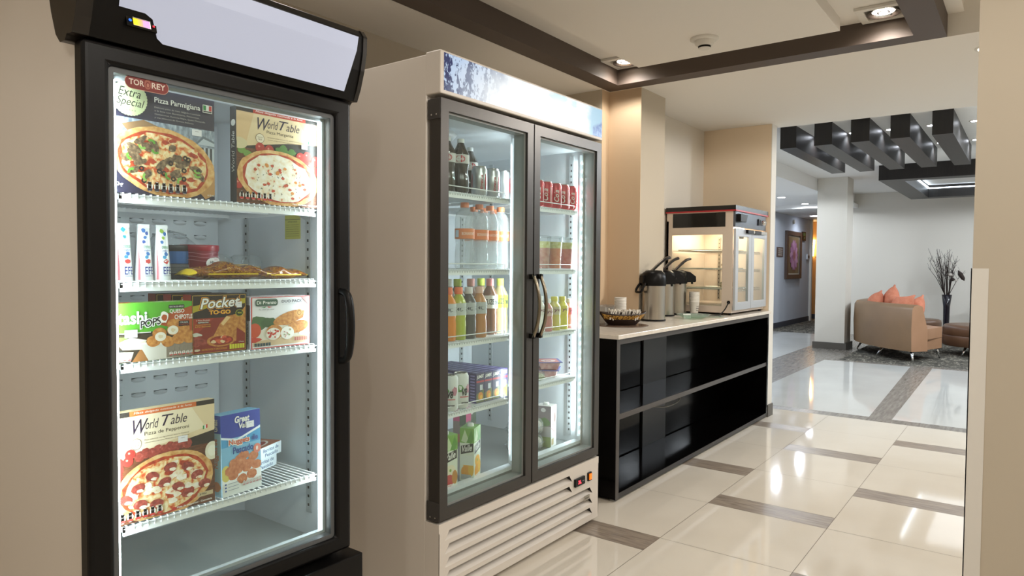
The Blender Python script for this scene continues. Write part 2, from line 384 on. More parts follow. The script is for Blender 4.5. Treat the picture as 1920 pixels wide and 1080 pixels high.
for k, (x, y) in enumerate(spots):
    t = empty('recessed_downlight', (x, y, ZL), 'round white recessed spotlight in the lobby ceiling between the dark beams', 'ceiling light', 'round lobby ceiling spotlights between the beams')
    MB().lathe([(.05, 0), (.048, -.004), (.036, -.004)], white_paint, n=24).build('frame', t)
    MB().lathe([(.033, -.003), (.033, -.0055)], bulb, n=20).build('lamp', t)
    light('lamp_glow', 'SPOT', (0, 0, -.02), 14, COOL, .03, spot=2.5, parent=t)
for k, (x, y, p, lb) in enumerate(((12.13, 3.41, 12, 'nearer'), (13.58, 3.39, 12, 'farther'))):
    t = empty('recessed_downlight', (x, y, 2.43), lb + ' of the two round downlights in the corridor ceiling left of the column', 'ceiling light')
    MB().lathe([(.075, 0), (.072, -.004), (.06, -.004)], white_paint, n=24).build('frame', t)
    MB().lathe([(.058, -.003), (.058, -.006)], bulb, n=20).build('lamp', t)
    light('lamp_glow', 'SPOT', (0, 0, -.02), 38, COOL, .05, spot=3.0, parent=t)
t = empty('recessed_downlight', (15.9, 3.75, 2.36), 'last ceiling downlight down the corridor, beside the column edge', 'ceiling light')
MB().lathe([(.11, 0), (.1, -.006)], bulb, n=20).build('lamp', t)
light('lamp_glow', 'SPOT', (0, 0, -.02), 14, COOL, .05, spot=2.7, parent=t)
for (x, y, p) in ((9.9, -.9, 130), (11.2, -1.6, 130), (7, -.6, 110), (10, 3.4, 110), (12.8, -1.2, 130)):
    light('lobby_fill', 'SPOT', (x, y, 2.41 if y > 2.67 else 2.6), p*1.15, COOL, .12, spot=3.1)  # bare spots added out of view to brighten the lobby
ob(MB().box(6.915, 6.94, 1.18, 1.5, ZL-.004, ZL+.0, blackp).build('air_slot'), 'thin dark air slot in the ceiling before the lobby beams', 'vent')

# corridor wall pieces
t = empty('framed_picture', (15.66, 4.15, 1.51), 'tall brown framed photo of a pink flower on the pale blue corridor wall', 'picture', world=True)
MB().frame(15.07, 16.25, 1.0, 2.02, 4.10, 4.148, .13, mat('frame_brown', '#4c3b33', .4), .09).build('frame', t)
m = MB(); m.box(15.2, 16.12, 4.125, 4.14, 1.09, 1.93, mat('mount_cream', '#c9c2b2', .6))
A = Art(m, (15.24, 4.124, 1.12), (1, 0, 0), (0, 0, 1), .84, .78, step=.001)
A.rect(0, 0, 1, 1, noisemat('photo_brown', [(.3, '#6e5d45'), (.7, '#8f7c5e')], 2, 2, .4))
for k in range(14):
    a = 2*pi*k/14; A.blob(.5+.22*math.cos(a), .5+.25*math.sin(a), .17, .085, ('#b682ab', '#c79abb', '#a8739c')[k % 3], rot=a)
A.blob(.5, .5, .14, .15, '#b07a8a'); A.blob(.5, .5, .09, .1, '#9c5f6a'); m.build('photo', t)
m = MB(); m.box(14.49, 14.91, 4.135, 4.149, 1.46, 1.66, mat('sign_brown', '#5a4a45', .4)); A = Art(m, (14.49, 4.134, 1.46), (1, 0, 0), (0, 0, 1), .42, .2, step=.001)
for k in range(4): A.rect(.15, .15+.2*k, .85, .25+.2*k, '#cfc8c0')
ob(m.build('wall_sign'), 'small brown sign with pale lines left of the flower picture', 'sign')
m = MB(); m.box(16.37, 16.64, 4.12, 4.149, 1.85, 2.05, blackp); A = Art(m, (16.37, 4.119, 1.85), (1, 0, 0), (0, 0, 1), .27, .2, step=.001)
A.rect(.15, .55, .85, .85, '#5f8f5c').poly([(.3, .2), (.7, .3), (.7, .4), (.3, .3)], '#7fae7a')
ob(m.build('exit_sign'), 'small dark green and black sign right of the flower picture', 'sign')
ob(MB().box(16.8, 16.96, 4.11, 4.149, 1.43, 1.55, mat('thermo', '#bfc3c9', .4)).box(16.83, 16.93, 4.105, 4.112, 1.46, 1.52, blackp).build('thermostat', bevel=.005), 'small grey thermostat near the end of the blue corridor wall', 'thermostat')
ob(MB().lathe([(.05, 0), (.045, .03), (.02, .04)], white_paint, T=Matrix.Translation((15.67, 4.149, 2.23)) @ Matrix.Rotation(pi/2, 4, 'X')).build('fire_alarm'), 'little white alarm above the flower picture', 'alarm')
t = empty('wall_sconce', (17.88, 4.28, 1.7), 'glowing wall sconce on the orange wall at the corridor end', 'lamp', world=True)
MB().lathe([(.03, -.2), (.07, .2)], mat('sconce_glow', '#fff2d0', .5, emit=14, ecol='#ffdf9f'), c=(17.85, 4.27, 1.72), n=16).build('shade', t)
MB().tube([(17.88, 4.2, 1.5), (17.84, 4.1, 1.55), (17.83, 4.05, 1.72)], .012, chrome).build('arm', t)
light('shade_glow', 'POINT', (-.12, 0, .1), 9, (1, .7, .35), .06, parent=t)

# ------------------------------------------------------------------ lobby furniture
leather = noisemat('tan_leather_shaded', [(.3, '#7c6247'), (.7, '#876b4e')], 3, 3, .42); leather_lit = noisemat('tan_leather_lit', [(.3, '#a67e5f'), (.7, '#b1886a')], 3, 3, .42)  # one leather: shade on the back, light on end and seat put into colours
leather_d = noisemat('brown_leather', [(.3, '#5d4432'), (.7, '#6a4e3a')], 3, 3, .38)
def smoothline(P, n=6):
    out = []
    for i in range(len(P)-1):
        p0 = Vector(P[max(i-1, 0)]); p1 = Vector(P[i]); p2 = Vector(P[i+1]); p3 = Vector(P[min(i+2, len(P)-1)])
        for k in range(n):
            t = k/n; out.append(.5*((2*p1)+(p2-p0)*t+(2*p0-5*p1+4*p2-p3)*t*t+(3*p1-p0-3*p2+p3)*t**3))
    return out+[Vector(P[-1])]
t = empty('sofa', (11.1, 1.6, 0), 'tan leather curved sofa with its back to the floor tiles, orange pillows on it', 'sofa', world=True)
back = smoothline([(10.36, 1.226, 0), (10.62, 1.56, 0), (10.98, 1.86, 0), (11.36, 2.07, 0), (11.75, 2.17, 0), (12.15, 2.16, 0)], 6)
m = MB(); n = len(back); rows = []
prof = [(0, .15), (-.01, .45), (0, .70), (.03, .75), (.10, .765), (.17, .74), (.21, .60), (.26, .44), (.27, .15)]   # inset from the back line, height
for i, p in enumerate(back):
    a = back[max(i-1, 0)]; b2 = back[min(i+1, n-1)]; tt = (b2-a).normalized(); nn = Vector((tt.y, -tt.x, 0))
    rows.append([p+nn*d+Vector((0, 0, z)) for d, z in prof])
V = [v for r in rows for v in r]; k = len(prof)
m.add(V, [(i*k+j, (i+1)*k+j, (i+1)*k+j+1, i*k+j+1) for i in range(n-1) for j in range(k-1)], leather, True)
m.add(rows[0], [tuple(range(k))], leather_lit); m.add(rows[-1], [tuple(range(k))[::-1]], leather_lit)
m.build('backrest', t)
def ribbon(nm, d0, z0, z1, front, mm):
    m = MB(); inn = []
    for i, p in enumerate(back):
        a = back[max(i-1, 0)]; b2 = back[min(i+1, n-1)]; tt = (b2-a).normalized(); nn = Vector((tt.y, -tt.x, 0)); inn.append((p+nn*d0).to_2d())
    poly = [tuple(v) for v in inn]+[tuple(v) for v in front[::-1]]
    m.prism(poly, 'z', z0, z1, mm); return m.build(nm, t, bevel=.02)
fr = [v.to_2d() for v in smoothline([(11.2, .955, 0), (11.32, 1.10, 0), (11.6, 1.32, 0), (12.0, 1.42, 0), (12.25, 1.4, 0)], 5)]
ribbon('seat_base', .05, .15, .295, fr, leather_lit); ribbon('seat_cushion', .22, .30, .44, fr, leather_lit)
def chrome_leg(x, y, dx, dy, ztop, par):
    MB().tube([(x+dx, y+dy, ztop), (x, y, .005)], [.022, .009], chrome, 10).build('leg', par)
for x, y, dx, dy in ((10.345, 1.2, .06, .03), (10.86, 1.72, .05, -.09), (11.8, 2.13, -.1, -.1), (11.2, .98, -.05, .04), (12.0, 1.5, -.1, .05)): chrome_leg(x, y, dx, dy, .155, t)
pil = noisemat('orange_fabric', [(.3, '#c47a60'), (.7, '#d08a70')], 20, 3, .85, spec=.1)
def pillow(name, loc, rot, s, label):
    m = MB(); N = 10; V = []; Fs = []
    for sd in (1, -1):
        for i in range(N+1):
            for j in range(N+1):
                u, v = i/N*2-1, j/N*2-1; e = (1-abs(u)**2.4)*(1-abs(v)**2.4); pin = 1-.10*(1-u*u)*abs(v)**3-.10*(1-v*v)*abs(u)**3
                V.append((u*s*pin, sd*(.01+.085*max(e, 0)**.55), v*s*pin))
    W = (N+1)**2
    for sd in (0, 1):
        for i in range(N):
            for j in range(N): a = sd*W+i*(N+1)+j; Fs.append((a, a+1, a+N+2, a+N+1) if sd else (a, a+N+1, a+N+2, a+1))
    for i in range(N):
        for a, b2 in (((i*(N+1)), ((i+1)*(N+1))), ((i*(N+1)+N), ((i+1)*(N+1)+N)), (i, i+1), (N*(N+1)+i, N*(N+1)+i+1)): Fs.append((a, b2, W+b2, W+a))
    m.add(V, Fs, pil, True); o = m.build('throw_pillow'); o.location = loc; o.rotation_euler = rot
    ob(o, label, 'pillow', 'orange throw pillows on the sofa')
pillow('a', (11.33, 1.83, .72), (.35, .35, .55), .165, 'leftmost orange throw pillow over the sofa back')
pillow('b', (11.35, 1.62, .78), (.3, .75, .75), .165, 'topmost orange throw pillow, standing on its corner')
pillow('c', (10.86, 1.42, .70), (.4, .1, .85), .18, 'front orange throw pillow leaning over the top of the sofa back')
pillow('d', (11.05, 1.28, .66), (.5, .6, .8), .17, 'rightmost orange throw pillow sloping down to the sofa seat')
def ottoman(x, y, r, z0, z1, label, legs):
    t = empty('ottoman', (x, y, 0), label, 'ottoman')
    MB().lathe([(r*.97, z0), (r, z0+.02), (r, (z0+z1)/2-.012), (r*.985, (z0+z1)/2)], leather_d, n=48).build('base', t)
    MB().lathe([(r*.985, (z0+z1)/2), (r, (z0+z1)/2+.015), (r, z1-.05), (r*.96, z1-.012), (r*.85, z1)], leather_d, n=48).build('cushion', t)
    for a in legs:
        MB().tube([(r*.75*math.cos(a), r*.75*math.sin(a), z0), (r*.92*math.cos(a), r*.92*math.sin(a), .005)], [.02, .009], chrome, 10).build('leg', t)
ottoman(12.05, .55, .48, .13, .435, 'round dark brown leather ottoman at the right of the sofa, cut by the wall', (pi*.85, pi*1.1+.2, .3, 5.2))
ottoman(12.75, 1.40, .30, .12, .44, 'smaller round brown leather ottoman behind the sofa seat', (pi, 2.2, .3, 5))
t = empty('floor_vase', (13.8, 1.13, 0), 'tall slim black floor vase in front of the white lobby wall', 'vase')
MB().lathe([(.08, 0), (.06, .05), (.045, .3), (.05, .6), (.075, .8), (.07, .8), (.04, .6)], mat('vase_black', '#1a1720', .2), n=24).build('body', t)
tw = mat('dry_twig', '#2e221d', .8); t2 = empty('dried_branches', (13.8, 1.13, .5), 'bundle of dry dark twigs and white seed heads in the black floor vase', 'dried plant', world=True)
for k in range(30):
    a = random.uniform(0, 2*pi); r = random.uniform(.05, .30); h = random.uniform(1.15, 1.6)
    x, y = 13.8+r*math.cos(a), 1.13+r*math.sin(a)*1.0
    P = [(13.8+.02*math.cos(a), 1.13+.02*math.sin(a), .6), (13.8+.04*math.cos(a), 1.13+.04*math.sin(a), .82), (13.8+r*.6*math.cos(a), 1.13+r*.55*math.sin(a), .85+(h-.85)*.55), (x, y, h)]
    m = MB().tube(P, [.006, .005, .0045, .002], tw, 5)
    for j in range(4):
        q2 = Vector(P[2]).lerp(Vector(P[3]), random.uniform(-.3, .8)); d = Vector((random.uniform(-.08, .08), random.uniform(-.08, .08), random.uniform(.05, .16)))
        m.tube([q2, q2+d], [.003, .0015], tw, 4)
    m.build('twig', t2)
for y, z, c2, rr in ((1.08, 1.14, '#cfc8c0', .045), (1.0, 1.05, '#c8c0b8', .03), (1.05, 1.06, '#2a1f1a', .04)):
    MB().lathe([(.002, -rr*.7), (rr, -rr*.2), (rr, .1*rr), (rr*.5, rr*.6), (.002, rr*.7)], mat('seed'+c2, c2, .8), c=(13.75, y, z), n=12).build('seed_head', t2)
MB().lathe([(.003, -.10), (.03, -.06), (.035, .03), (.003, .10)], tw, n=12, T=Matrix.Translation((13.75, .93, 1.13)) @ Matrix.Rotation(-.5, 4, 'X')).build('cattail', t2)
t = empty('bar_table', (13.3, .30, 0), 'white round high table peeking out past the right wall', 'table')
MB().lathe([(.25, .885), (.26, .895), (.26, .91), (.25, .92)], white_paint, n=32).build('tabletop', t)
MB().lathe([(.2, 0), (.2, .015), (.03, .03), (.025, .885)], chrome, n=20).build('pedestal', t)
# ------------------------------------------------------------------ black glass-door freezer
FZ = empty('upright_freezer', (.986, 1.95, 0), 'tall black-fronted glass door freezer full of frozen pizza boxes', 'freezer', world=True)
m = MB()
m.box(.640, .70, 1.655, 2.36, .05, 1.96, white_steel).box(1.30, 1.352, 1.655, 2.36, .05, 1.96, white_steel)
m.box(.70, 1.30, 2.16, 2.36, .05, 1.96, white_steel).box(.70, 1.30, 1.655, 2.16, 1.72, 1.96, white_steel).box(.70, 1.30, 1.66, 2.16, .05, .40, white_steel)
m.build('cabinet', FZ, bevel=.004)
m = MB()   # liner
m.box(.70, .712, 1.655, 2.15, .43, 1.71, inner_white).box(1.288, 1.30, 1.655, 2.15, .43, 1.71, inner_white)
m.box(.712, 1.288, 2.14, 2.155, .43, 1.71, inner_white).box(.70, 1.30, 1.655, 2.155, 1.705, 1.718, inner_white)
m.prism([(1.225, 2.14), (1.288, 2.14), (1.288, 2.07)], 'z', .43, 1.705, inner_white)
m.build('liner', FZ)
m = MB().box(.70, 1.30, 1.655, 2.15, .40, .43, inner_floor)
m.build('interior_floor', FZ)
m = MB(); m.box(.73, 1.225, 2.115, 2.14, .60, 1.69, inner_white)
dk = mat('slot_shadow', '#5f686d', .6)
for z in (.66, .86, .905, 1.10, 1.15, 1.335, 1.378, 1.52):
    for k in range(7):
        x = .755+k*.065; m.box(x, x+.04, 2.1135, 2.116, z, z+.003, dk)
        m.lathe([(.021, 0), (.019, .004), (.001, .006)], inner_white, n=14, T=Matrix.Translation((x+.02, 2.115, z-.004)) @ Matrix.Rotation(pi/2, 4, 'X') @ Matrix.Diagonal((1, .35, 1, 1)))
m.build('evaporator_panel', FZ)
for x, y, ax in ((1.287, 1.725, 0), (1.287, 2.05, 0), (.713, 1.725, 1)):
    m = MB(); s = -1 if not ax else 1
    m.box(min(x, x+s*.003), max(x, x+s*.003), y-.012, y+.012, .50, 1.69, mat('rail', '#c3c8ca', .35, .4))
    for k in range(44):
        z = .52+k*.0265; a, b2 = x+s*.003, x+s*.0036; m.box(min(a, b2), max(a, b2), y-.0035, y+.0035, z, z+.008, blackp)
    m.build('shelf_rail', FZ)
SHZ = (1.408, 1.205, 1.018, .641)
def wire_shelf(name, par, x0, x1, y0, y1, z, n=34, lip=0.0):
    m = MB()
    m.box(x0, x1, y0, y0+.005, z-.022, z-.002, wire_w); m.box(x0, x1, y1-.005, y1, z-.012, z-.002, wire_w)
    m.box(x0, x0+.005, y0, y1, z-.014, z-.002, wire_w); m.box(x1-.005, x1, y0, y1, z-.014, z-.002, wire_w); m.box(x0, x1, (y0+y1)/2, (y0+y1)/2+.005, z-.008, z-.003, wire_w)
    for k in range(n):
        x = x0+.008+(x1-x0-.016)*k/(n-1); m.tube([(x, y0-.001, z-.012), (x, y0-.001, z), (x, y1, z)], .0016, wire_w, 5)
    if lip:
        m.tube([(x0+.005, y0+.02, z), (x0+.03, y0, z+lip), (x1-.03, y0, z+lip), (x1-.005, y0+.02, z)], .0022, wire_w, 6)
    m.box(x0, x1, y0-.0025, y0-.0015, z-.006, z-.004, mat('rail', '#c3c8ca', .35, .4))
    o = m.build('shelf', par)
    return o
def brackets(par, sh, x, y, z):
    MB().prism([(y, z-.014), (y+.05, z-.014), (y, z-.035)], 'x', x-.003, x, mat('rail', '#c3c8ca', .35, .4)).build('shelf_bracket', par)
for z in SHZ:
    wire_shelf('s', FZ, .722, 1.258, 1.654, 2.10, z); brackets(FZ, None, 1.286, 1.72, z)
for x, ww in ((.7055, .006), (1.264, .012)):
    m = MB().box(x, x+ww, 1.644, 1.654, .47, 1.67, led); m.build('led_strip', FZ)
m = MB().box(.73, 1.27, 1.662, 1.682, 1.696, 1.704, led); m.build('led_strip', FZ)
light('freezer_light', 'AREA', (1.266-FZ.location.x, 1.640-FZ.location.y, 1.08), 3.3, COOL, .012, (pi/2, 0, math.radians(52)), size_y=1.15, parent=FZ)
light('freezer_light', 'AREA', (.709-FZ.location.x, 1.636-FZ.location.y, 1.08), 2.3, COOL, .012, (pi/2, 0, math.radians(-52)), size_y=1.15, parent=FZ)
light('freezer_light', 'AREA', (1.0-FZ.location.x, 1.652-FZ.location.y, 1.694), 1.0, COOL, .5, (math.radians(15), 0, 0), size_y=.015, parent=FZ)
# base
m = MB(); m.box(.615, 1.362, 1.57, 1.66, .06, .393, blackp)
for k in range(7): m.box(.68, 1.26, 1.562, 1.57, .09+k*.038, .105+k*.038, mat('grille_dark', '#060606', .5))
m.build('base_grille', FZ, bevel=.004)
for x in (.66, 1.32):
    MB().lathe([(.02, 0), (.02, .06)], blackp, c=(x, 1.64, 0), n=14).build('foot', FZ); MB().lathe([(.02, 0), (.02, .06)], blackp, c=(x, 2.3, 0), n=14).build('foot', FZ)
# door
DZ0, DZ1 = .406, 1.722
m = MB()
m.frame(.628, 1.344, DZ0, DZ1, 1.60, 1.648, .054, blackp, .045)
door = m.build('door', FZ, bevel=.010, seg=3)
door['_w'] = (0, 0, 0)
m = MB().frame(.682, 1.290, DZ0+.045, DZ1-.045, 1.612, 1.654, .012, mat('gasket_grey', '#55585a', .45), .012)
m.frame(.694, 1.278, DZ0+.057, DZ1-.057, 1.640, 1.656, .008, mat('gasket_white', '#b9bfc2', .4), .008); m.build('gasket', door)
MB().box(.683, 1.289, 1.616, 1.619, DZ0+.046, DZ1-.046, glass).build('glass', door)
m = MB()
hp = smoothline([(1.303, 1.60, 1.172), (1.308, 1.572, 1.155), (1.309, 1.562, 1.07), (1.308, 1.572, .985), (1.303, 1.60, .968)], 6)
m.tube(hp, [.009+.004*math.sin(pi*i/(len(hp)-1)) for i in range(len(hp))], blackp, 12); m.build('handle', door)
m = MB(); A = Art(m, (.7185, 1.6155, 1.638), (1, 0, 0), (0, 0, 1), .098, .031, step=.0002)
def pill(A, x0, y0, x1, y1, c, n=10):
    ry = (y1-y0)/2; rx = ry*A.H/A.W; P = [(x1-rx+rx*math.sin(pi*k/n), y0+ry-ry*math.cos(pi*k/n)) for k in range(n+1)]+[(x0+rx-rx*math.sin(pi*k/n), y0+ry+ry*math.cos(pi*k/n)) for k in range(n+1)]
    A.poly(P, c)
pill(A, 0, 0, 1, 1, '#c9a08a'); pill(A, .012, .04, .988, .96, '#7e2f2b')
A.text('TOR', .09, .3, .34, .42, '#ddd2c2', bold=.02); A.text('REY', .60, .3, .32, .42, '#ddd2c2', bold=.02)
A.blob(.51, .5, .075, .36, '#a5604f', n=12, jit=.12); A.blob(.51, .48, .05, .22, '#7e2f2b', n=12); A.blob(.51, .46, .03, .16, '#b87a66', n=8)
m.build('badge', door)
# canopy
prof = [(1.60, 1.726), (1.588, 1.76), (1.572, 1.81), (1.562, 1.86), (1.560, 1.905), (1.575, 1.925), (1.70, 1.955), (1.735, 1.94), (1.728, 1.87), (1.705, 1.79), (1.682, 1.737), (1.660, 1.716), (1.635, 1.716), (1.625, 1.728)]
m = MB().prism(prof, 'x', .640, 1.352, blackgl, blackp); canopy = m.build('canopy', FZ, bevel=.003); canopy['_w'] = (0, 0, 0)
for a, b2 in ((.608, .640), (1.352, 1.366)):
    MB().prism([(y-(.004 if y < 1.6 else 0), z) for y, z in prof], 'x', a, b2, mat('cap_brown_black', '#1c1815', .3)).build('end_cap', canopy, bevel=.004)
lp = mat('light_panel', '#aab0c2', .35, emit=.36, ecol='#b9c3de'); m = MB()
fy = lambda z: 1.5575+(.0025 if z > 1.86 else .0025+(1.86-z)*.28)-.003
edge = [(.69, 1.905), (.69, 1.806), (.70, 1.798), (.752, 1.798), (.764, 1.79), (.768, 1.775), (.776, 1.754), (.79, 1.745), (1.31, 1.745), (1.325, 1.80), (1.332, 1.86), (1.332, 1.895)]
top = 1.90
zs = [1.745, 1.754, 1.775, 1.79, 1.798, 1.83, 1.86, 1.885, 1.90]
def xl(z): return .79 if z <= 1.745 else (.776 if z <= 1.754 else (.768 if z <= 1.775 else (.762 if z <= 1.79 else (.745 if z < 1.799 else .69))))
def xr(z): return 1.308+(z-1.745)/.155*.026
for i in range(len(zs)-1):
    a, b2 = zs[i], zs[i+1]; la = xl(a) if a < 1.797 else .69; lb = xl(b2) if b2 < 1.797 else (.745 if b2 < 1.799 else .69)
    m.add([(la, fy(a)-.001, a), (xr(a), fy(a)-.001, a), (xr(b2), fy(b2)-.001, b2), (lb, fy(b2)-.001, b2)], [(0, 1, 2, 3)], lp)
m.build('light_panel', canopy)
m = MB(); dm = Matrix.Translation((.735, 1.573, 1.774))
dm = Matrix.Translation((.738, fy(1.775)-.002, 1.775)) @ Matrix.Rotation(math.radians(-15), 4, 'X')
m.box(-.031, .033, -.001, .003, -.013, .013, blackgl, T=dm); dd = m.build('display', canopy); dd['_w'] = (0, 0, 0)
m = MB(); A = Art(m, dm @ Vector((-.031, -.0012, -.013)), (1, 0, 0), dm.to_3x3() @ Vector((0, 0, 1)), .064, .026, step=.0003)
E_ = lambda h, s: mat('lit_'+h[1:], h, .5, emit=s)
for k, hh in enumerate(('#e9d21c', '#eec52a', '#efae4f', '#e6a07a', '#dd93b5', '#d891d0', '#d390d8')): A.rect(.22+k*.078, .18, .22+(k+1)*.078, .82, E_(hh, 1.1), False)
A.k += 1; A.rect(.77, .18, .79, .82, E_('#f3efe6', 1)); A.rect(.205, .14, .80, .18, '#cfcfcf', False); A.rect(.205, .82, .80, .86, '#cfcfcf')
A.blob(.11, .5, .055, .13, E_('#2b6fe0', .8), n=12); A.blob(.89, .47, .05, .12, E_('#d8283a', .8), n=5)
m.build('screen', dd)
# yellow notice
m = MB().box(1.2868, 1.2876, 1.765, 1.842, 1.325, 1.40, mat('notice_yellow', '#c9c65c', .6)); A = Art(m, (1.2867, 1.842, 1.325), (0, -1, 0), (0, 0, 1), .077, .075, N=(-1, 0, 0))
A.rect(0, .78, 1, .8, '#3b3a20').text('IMPORTANTE', .2, .66, .6, .07, '#3b3a20')
for k in range(6): A.text('mantener la puerta cerrada siempre', .08, .1+.09*k, .84, .05, '#4a4828')
m.build('notice', FZ)

# ------------------------------------------------------------------ food boxes
crust = noisemat('crust', [(.3, '#b9793c'), (.5, '#d9a765'), (.7, '#e8c48c')], 60, 5, .6)
sauce = noisemat('sauce', [(.3, '#8f2a17'), (.55, '#b94426'), (.8, '#d4703f')], 90, 4, .4)
cheese = noisemat('cheese', [(.38, '#c8502a'), (.45, '#dd9458'), (.54, '#eccf98'), (.72, '#f4e8c6')], 75, 6, .4, dist=.5)
whitecheese = noisemat('mozzarella', [(.30, '#cf5a3a'), (.38, '#ecd9b8'), (.6, '#f6efe2')], 70, 5, .4)
table_wood = noisemat('printed_wood', [(.3, '#4a2a1a'), (.7, '#7e4a2c')], 40, 4, .5, (1, 1, 8))
photo_grey = noisemat('printed_city', [(.3, '#5c6674'), (.55, '#9aa6b4'), (.75, '#c7d0d8')], 45, 6, .5, (3, 1, 1))
meat = noisemat('meat', [(.3, '#7c2f28'), (.6, '#a8483b'), (.8, '#c9837a')], 130, 4, .5)
mush = noisemat('mushroom', [(.3, '#3b2b20'), (.55, '#7a6248'), (.8, '#b39c78')], 140, 4, .5)
golden = noisemat('fried_gold', [(.3, '#a8622a'), (.6, '#cf9048'), (.8, '#e3b26c')], 120, 4, .5)
nug = noisemat('nugget', [(.3, '#b06038'), (.6, '#cb8257'), (.8, '#e0a67c')], 100, 4, .5)
wwhite = '#f1efe8'
def pizza(A, x, y, rx, ry, rot=0):
    A.blob(x, y, rx, ry, crust, n=40, jit=.012, rot=rot); A.blob(x, y, rx*.88, ry*.88, sauce, n=36, jit=.03, rot=rot)
def inside(x, y, rx, ry, s=.75):
    a = random.uniform(0, 2*pi); r = math.sqrt(random.random())*s; return x+rx*r*math.cos(a), y+ry*r*math.sin(a)
def nutri(A, x, y, w2, h, n, c='#5a1f1f'):
    for k in range(n):
        xx = x+k*w2*1.15; pill(A, xx, y, xx+w2, y+h, '#efe6e0', 5); A.k -= 1
    A.k += 1
    for k in range(n):
        xx = x+k*w2*1.15; A.rect(xx+w2*.12, y+h*.06, xx+w2*.88, y+h*.3, c, False); A.rect(xx+w2*.2, y+h*.5, xx+w2*.8, y+h*.56, '#888', False) if 0 else A.rect(xx+w2*.25, y+h*.6, xx+w2*.75, y+h*.66, '#8a8080', False)
    A.k += 1
def flag(A, x, y, w2, h, tilt=0):
    for k, c2 in enumerate(('#2f8f4a', '#f2f0ea', '#c8302f')): A.poly([(x+w2*k/3, y+tilt*k/3), (x+w2*(k+1)/3, y+tilt*(k+1)/3), (x+w2*(k+1)/3, y+h+tilt*(k+1)/3), (x+w2*k/3, y+h+tilt*k/3)], c2, False)
    A.k += 1
def scallop(A, x, y, r, c, n=36):
    W = A.H/A.W; A.poly([(x+W*r*(1 if k % 2 else .96)*math.cos(2*pi*k/n/2), y+r*(1 if k % 2 else .96)*math.sin(2*pi*k/n/2)) for k in range(2*n)], c)
def carton(name, W, D, Hh, body, loc, rz, label, cat, art=None, side=None, top=None, tilt=0, group=None, price=None):
    k = .975; W, D, Hh = W*k, D*k, Hh*k; z = 1.25+(loc[2]-1.25)*k; s_ = min(SHZ, key=lambda q2: abs(q2-z))
    if abs(s_-z) < .02: z = s_+.0015
    else: z = .641+.0015+.036*k+.001
    loc = (loc[0]*k, loc[1]*k, z)
    m = MB().box(0, W, 0, D, 0, Hh, body if not isinstance(body, str) else ink(body))
    if art: art(Art(m, (0, 0, 0), (1, 0, 0), (0, 0, 1), W, Hh))
    if side: side(Art(m, (0, D, 0), (0, -1, 0), (0, 0, 1), D, Hh, N=(-1, 0, 0)))
    if top: top(Art(m, (0, 0, Hh), (1, 0, 0), (0, 1, 0), W, D))
    o = m.build(name); o.location = loc; o.rotation_euler = (tilt, 0, rz); ob(o, label, cat, group)
    if price:
        mm = MB(); A = Art(mm, (0, -.0028, 0), (1, 0, 0), (0, 0, 1), W, Hh); A.rect(*price, '#e9e7ea'); x0, y0, x1, y1 = price
        A.text('$ 00', x0+(x1-x0)*.3, y0+(y1-y0)*.6, (x1-x0)*.4, (y1-y0)*.2, '#8a8a90') if 0 else A.rect(x0+(x1-x0)*.3, y0+(y1-y0)*.65, x1-(x1-x0)*.3, y0+(y1-y0)*.72, '#9a98a0')
        p = mm.build('price_sticker'); p.parent = o
    return o
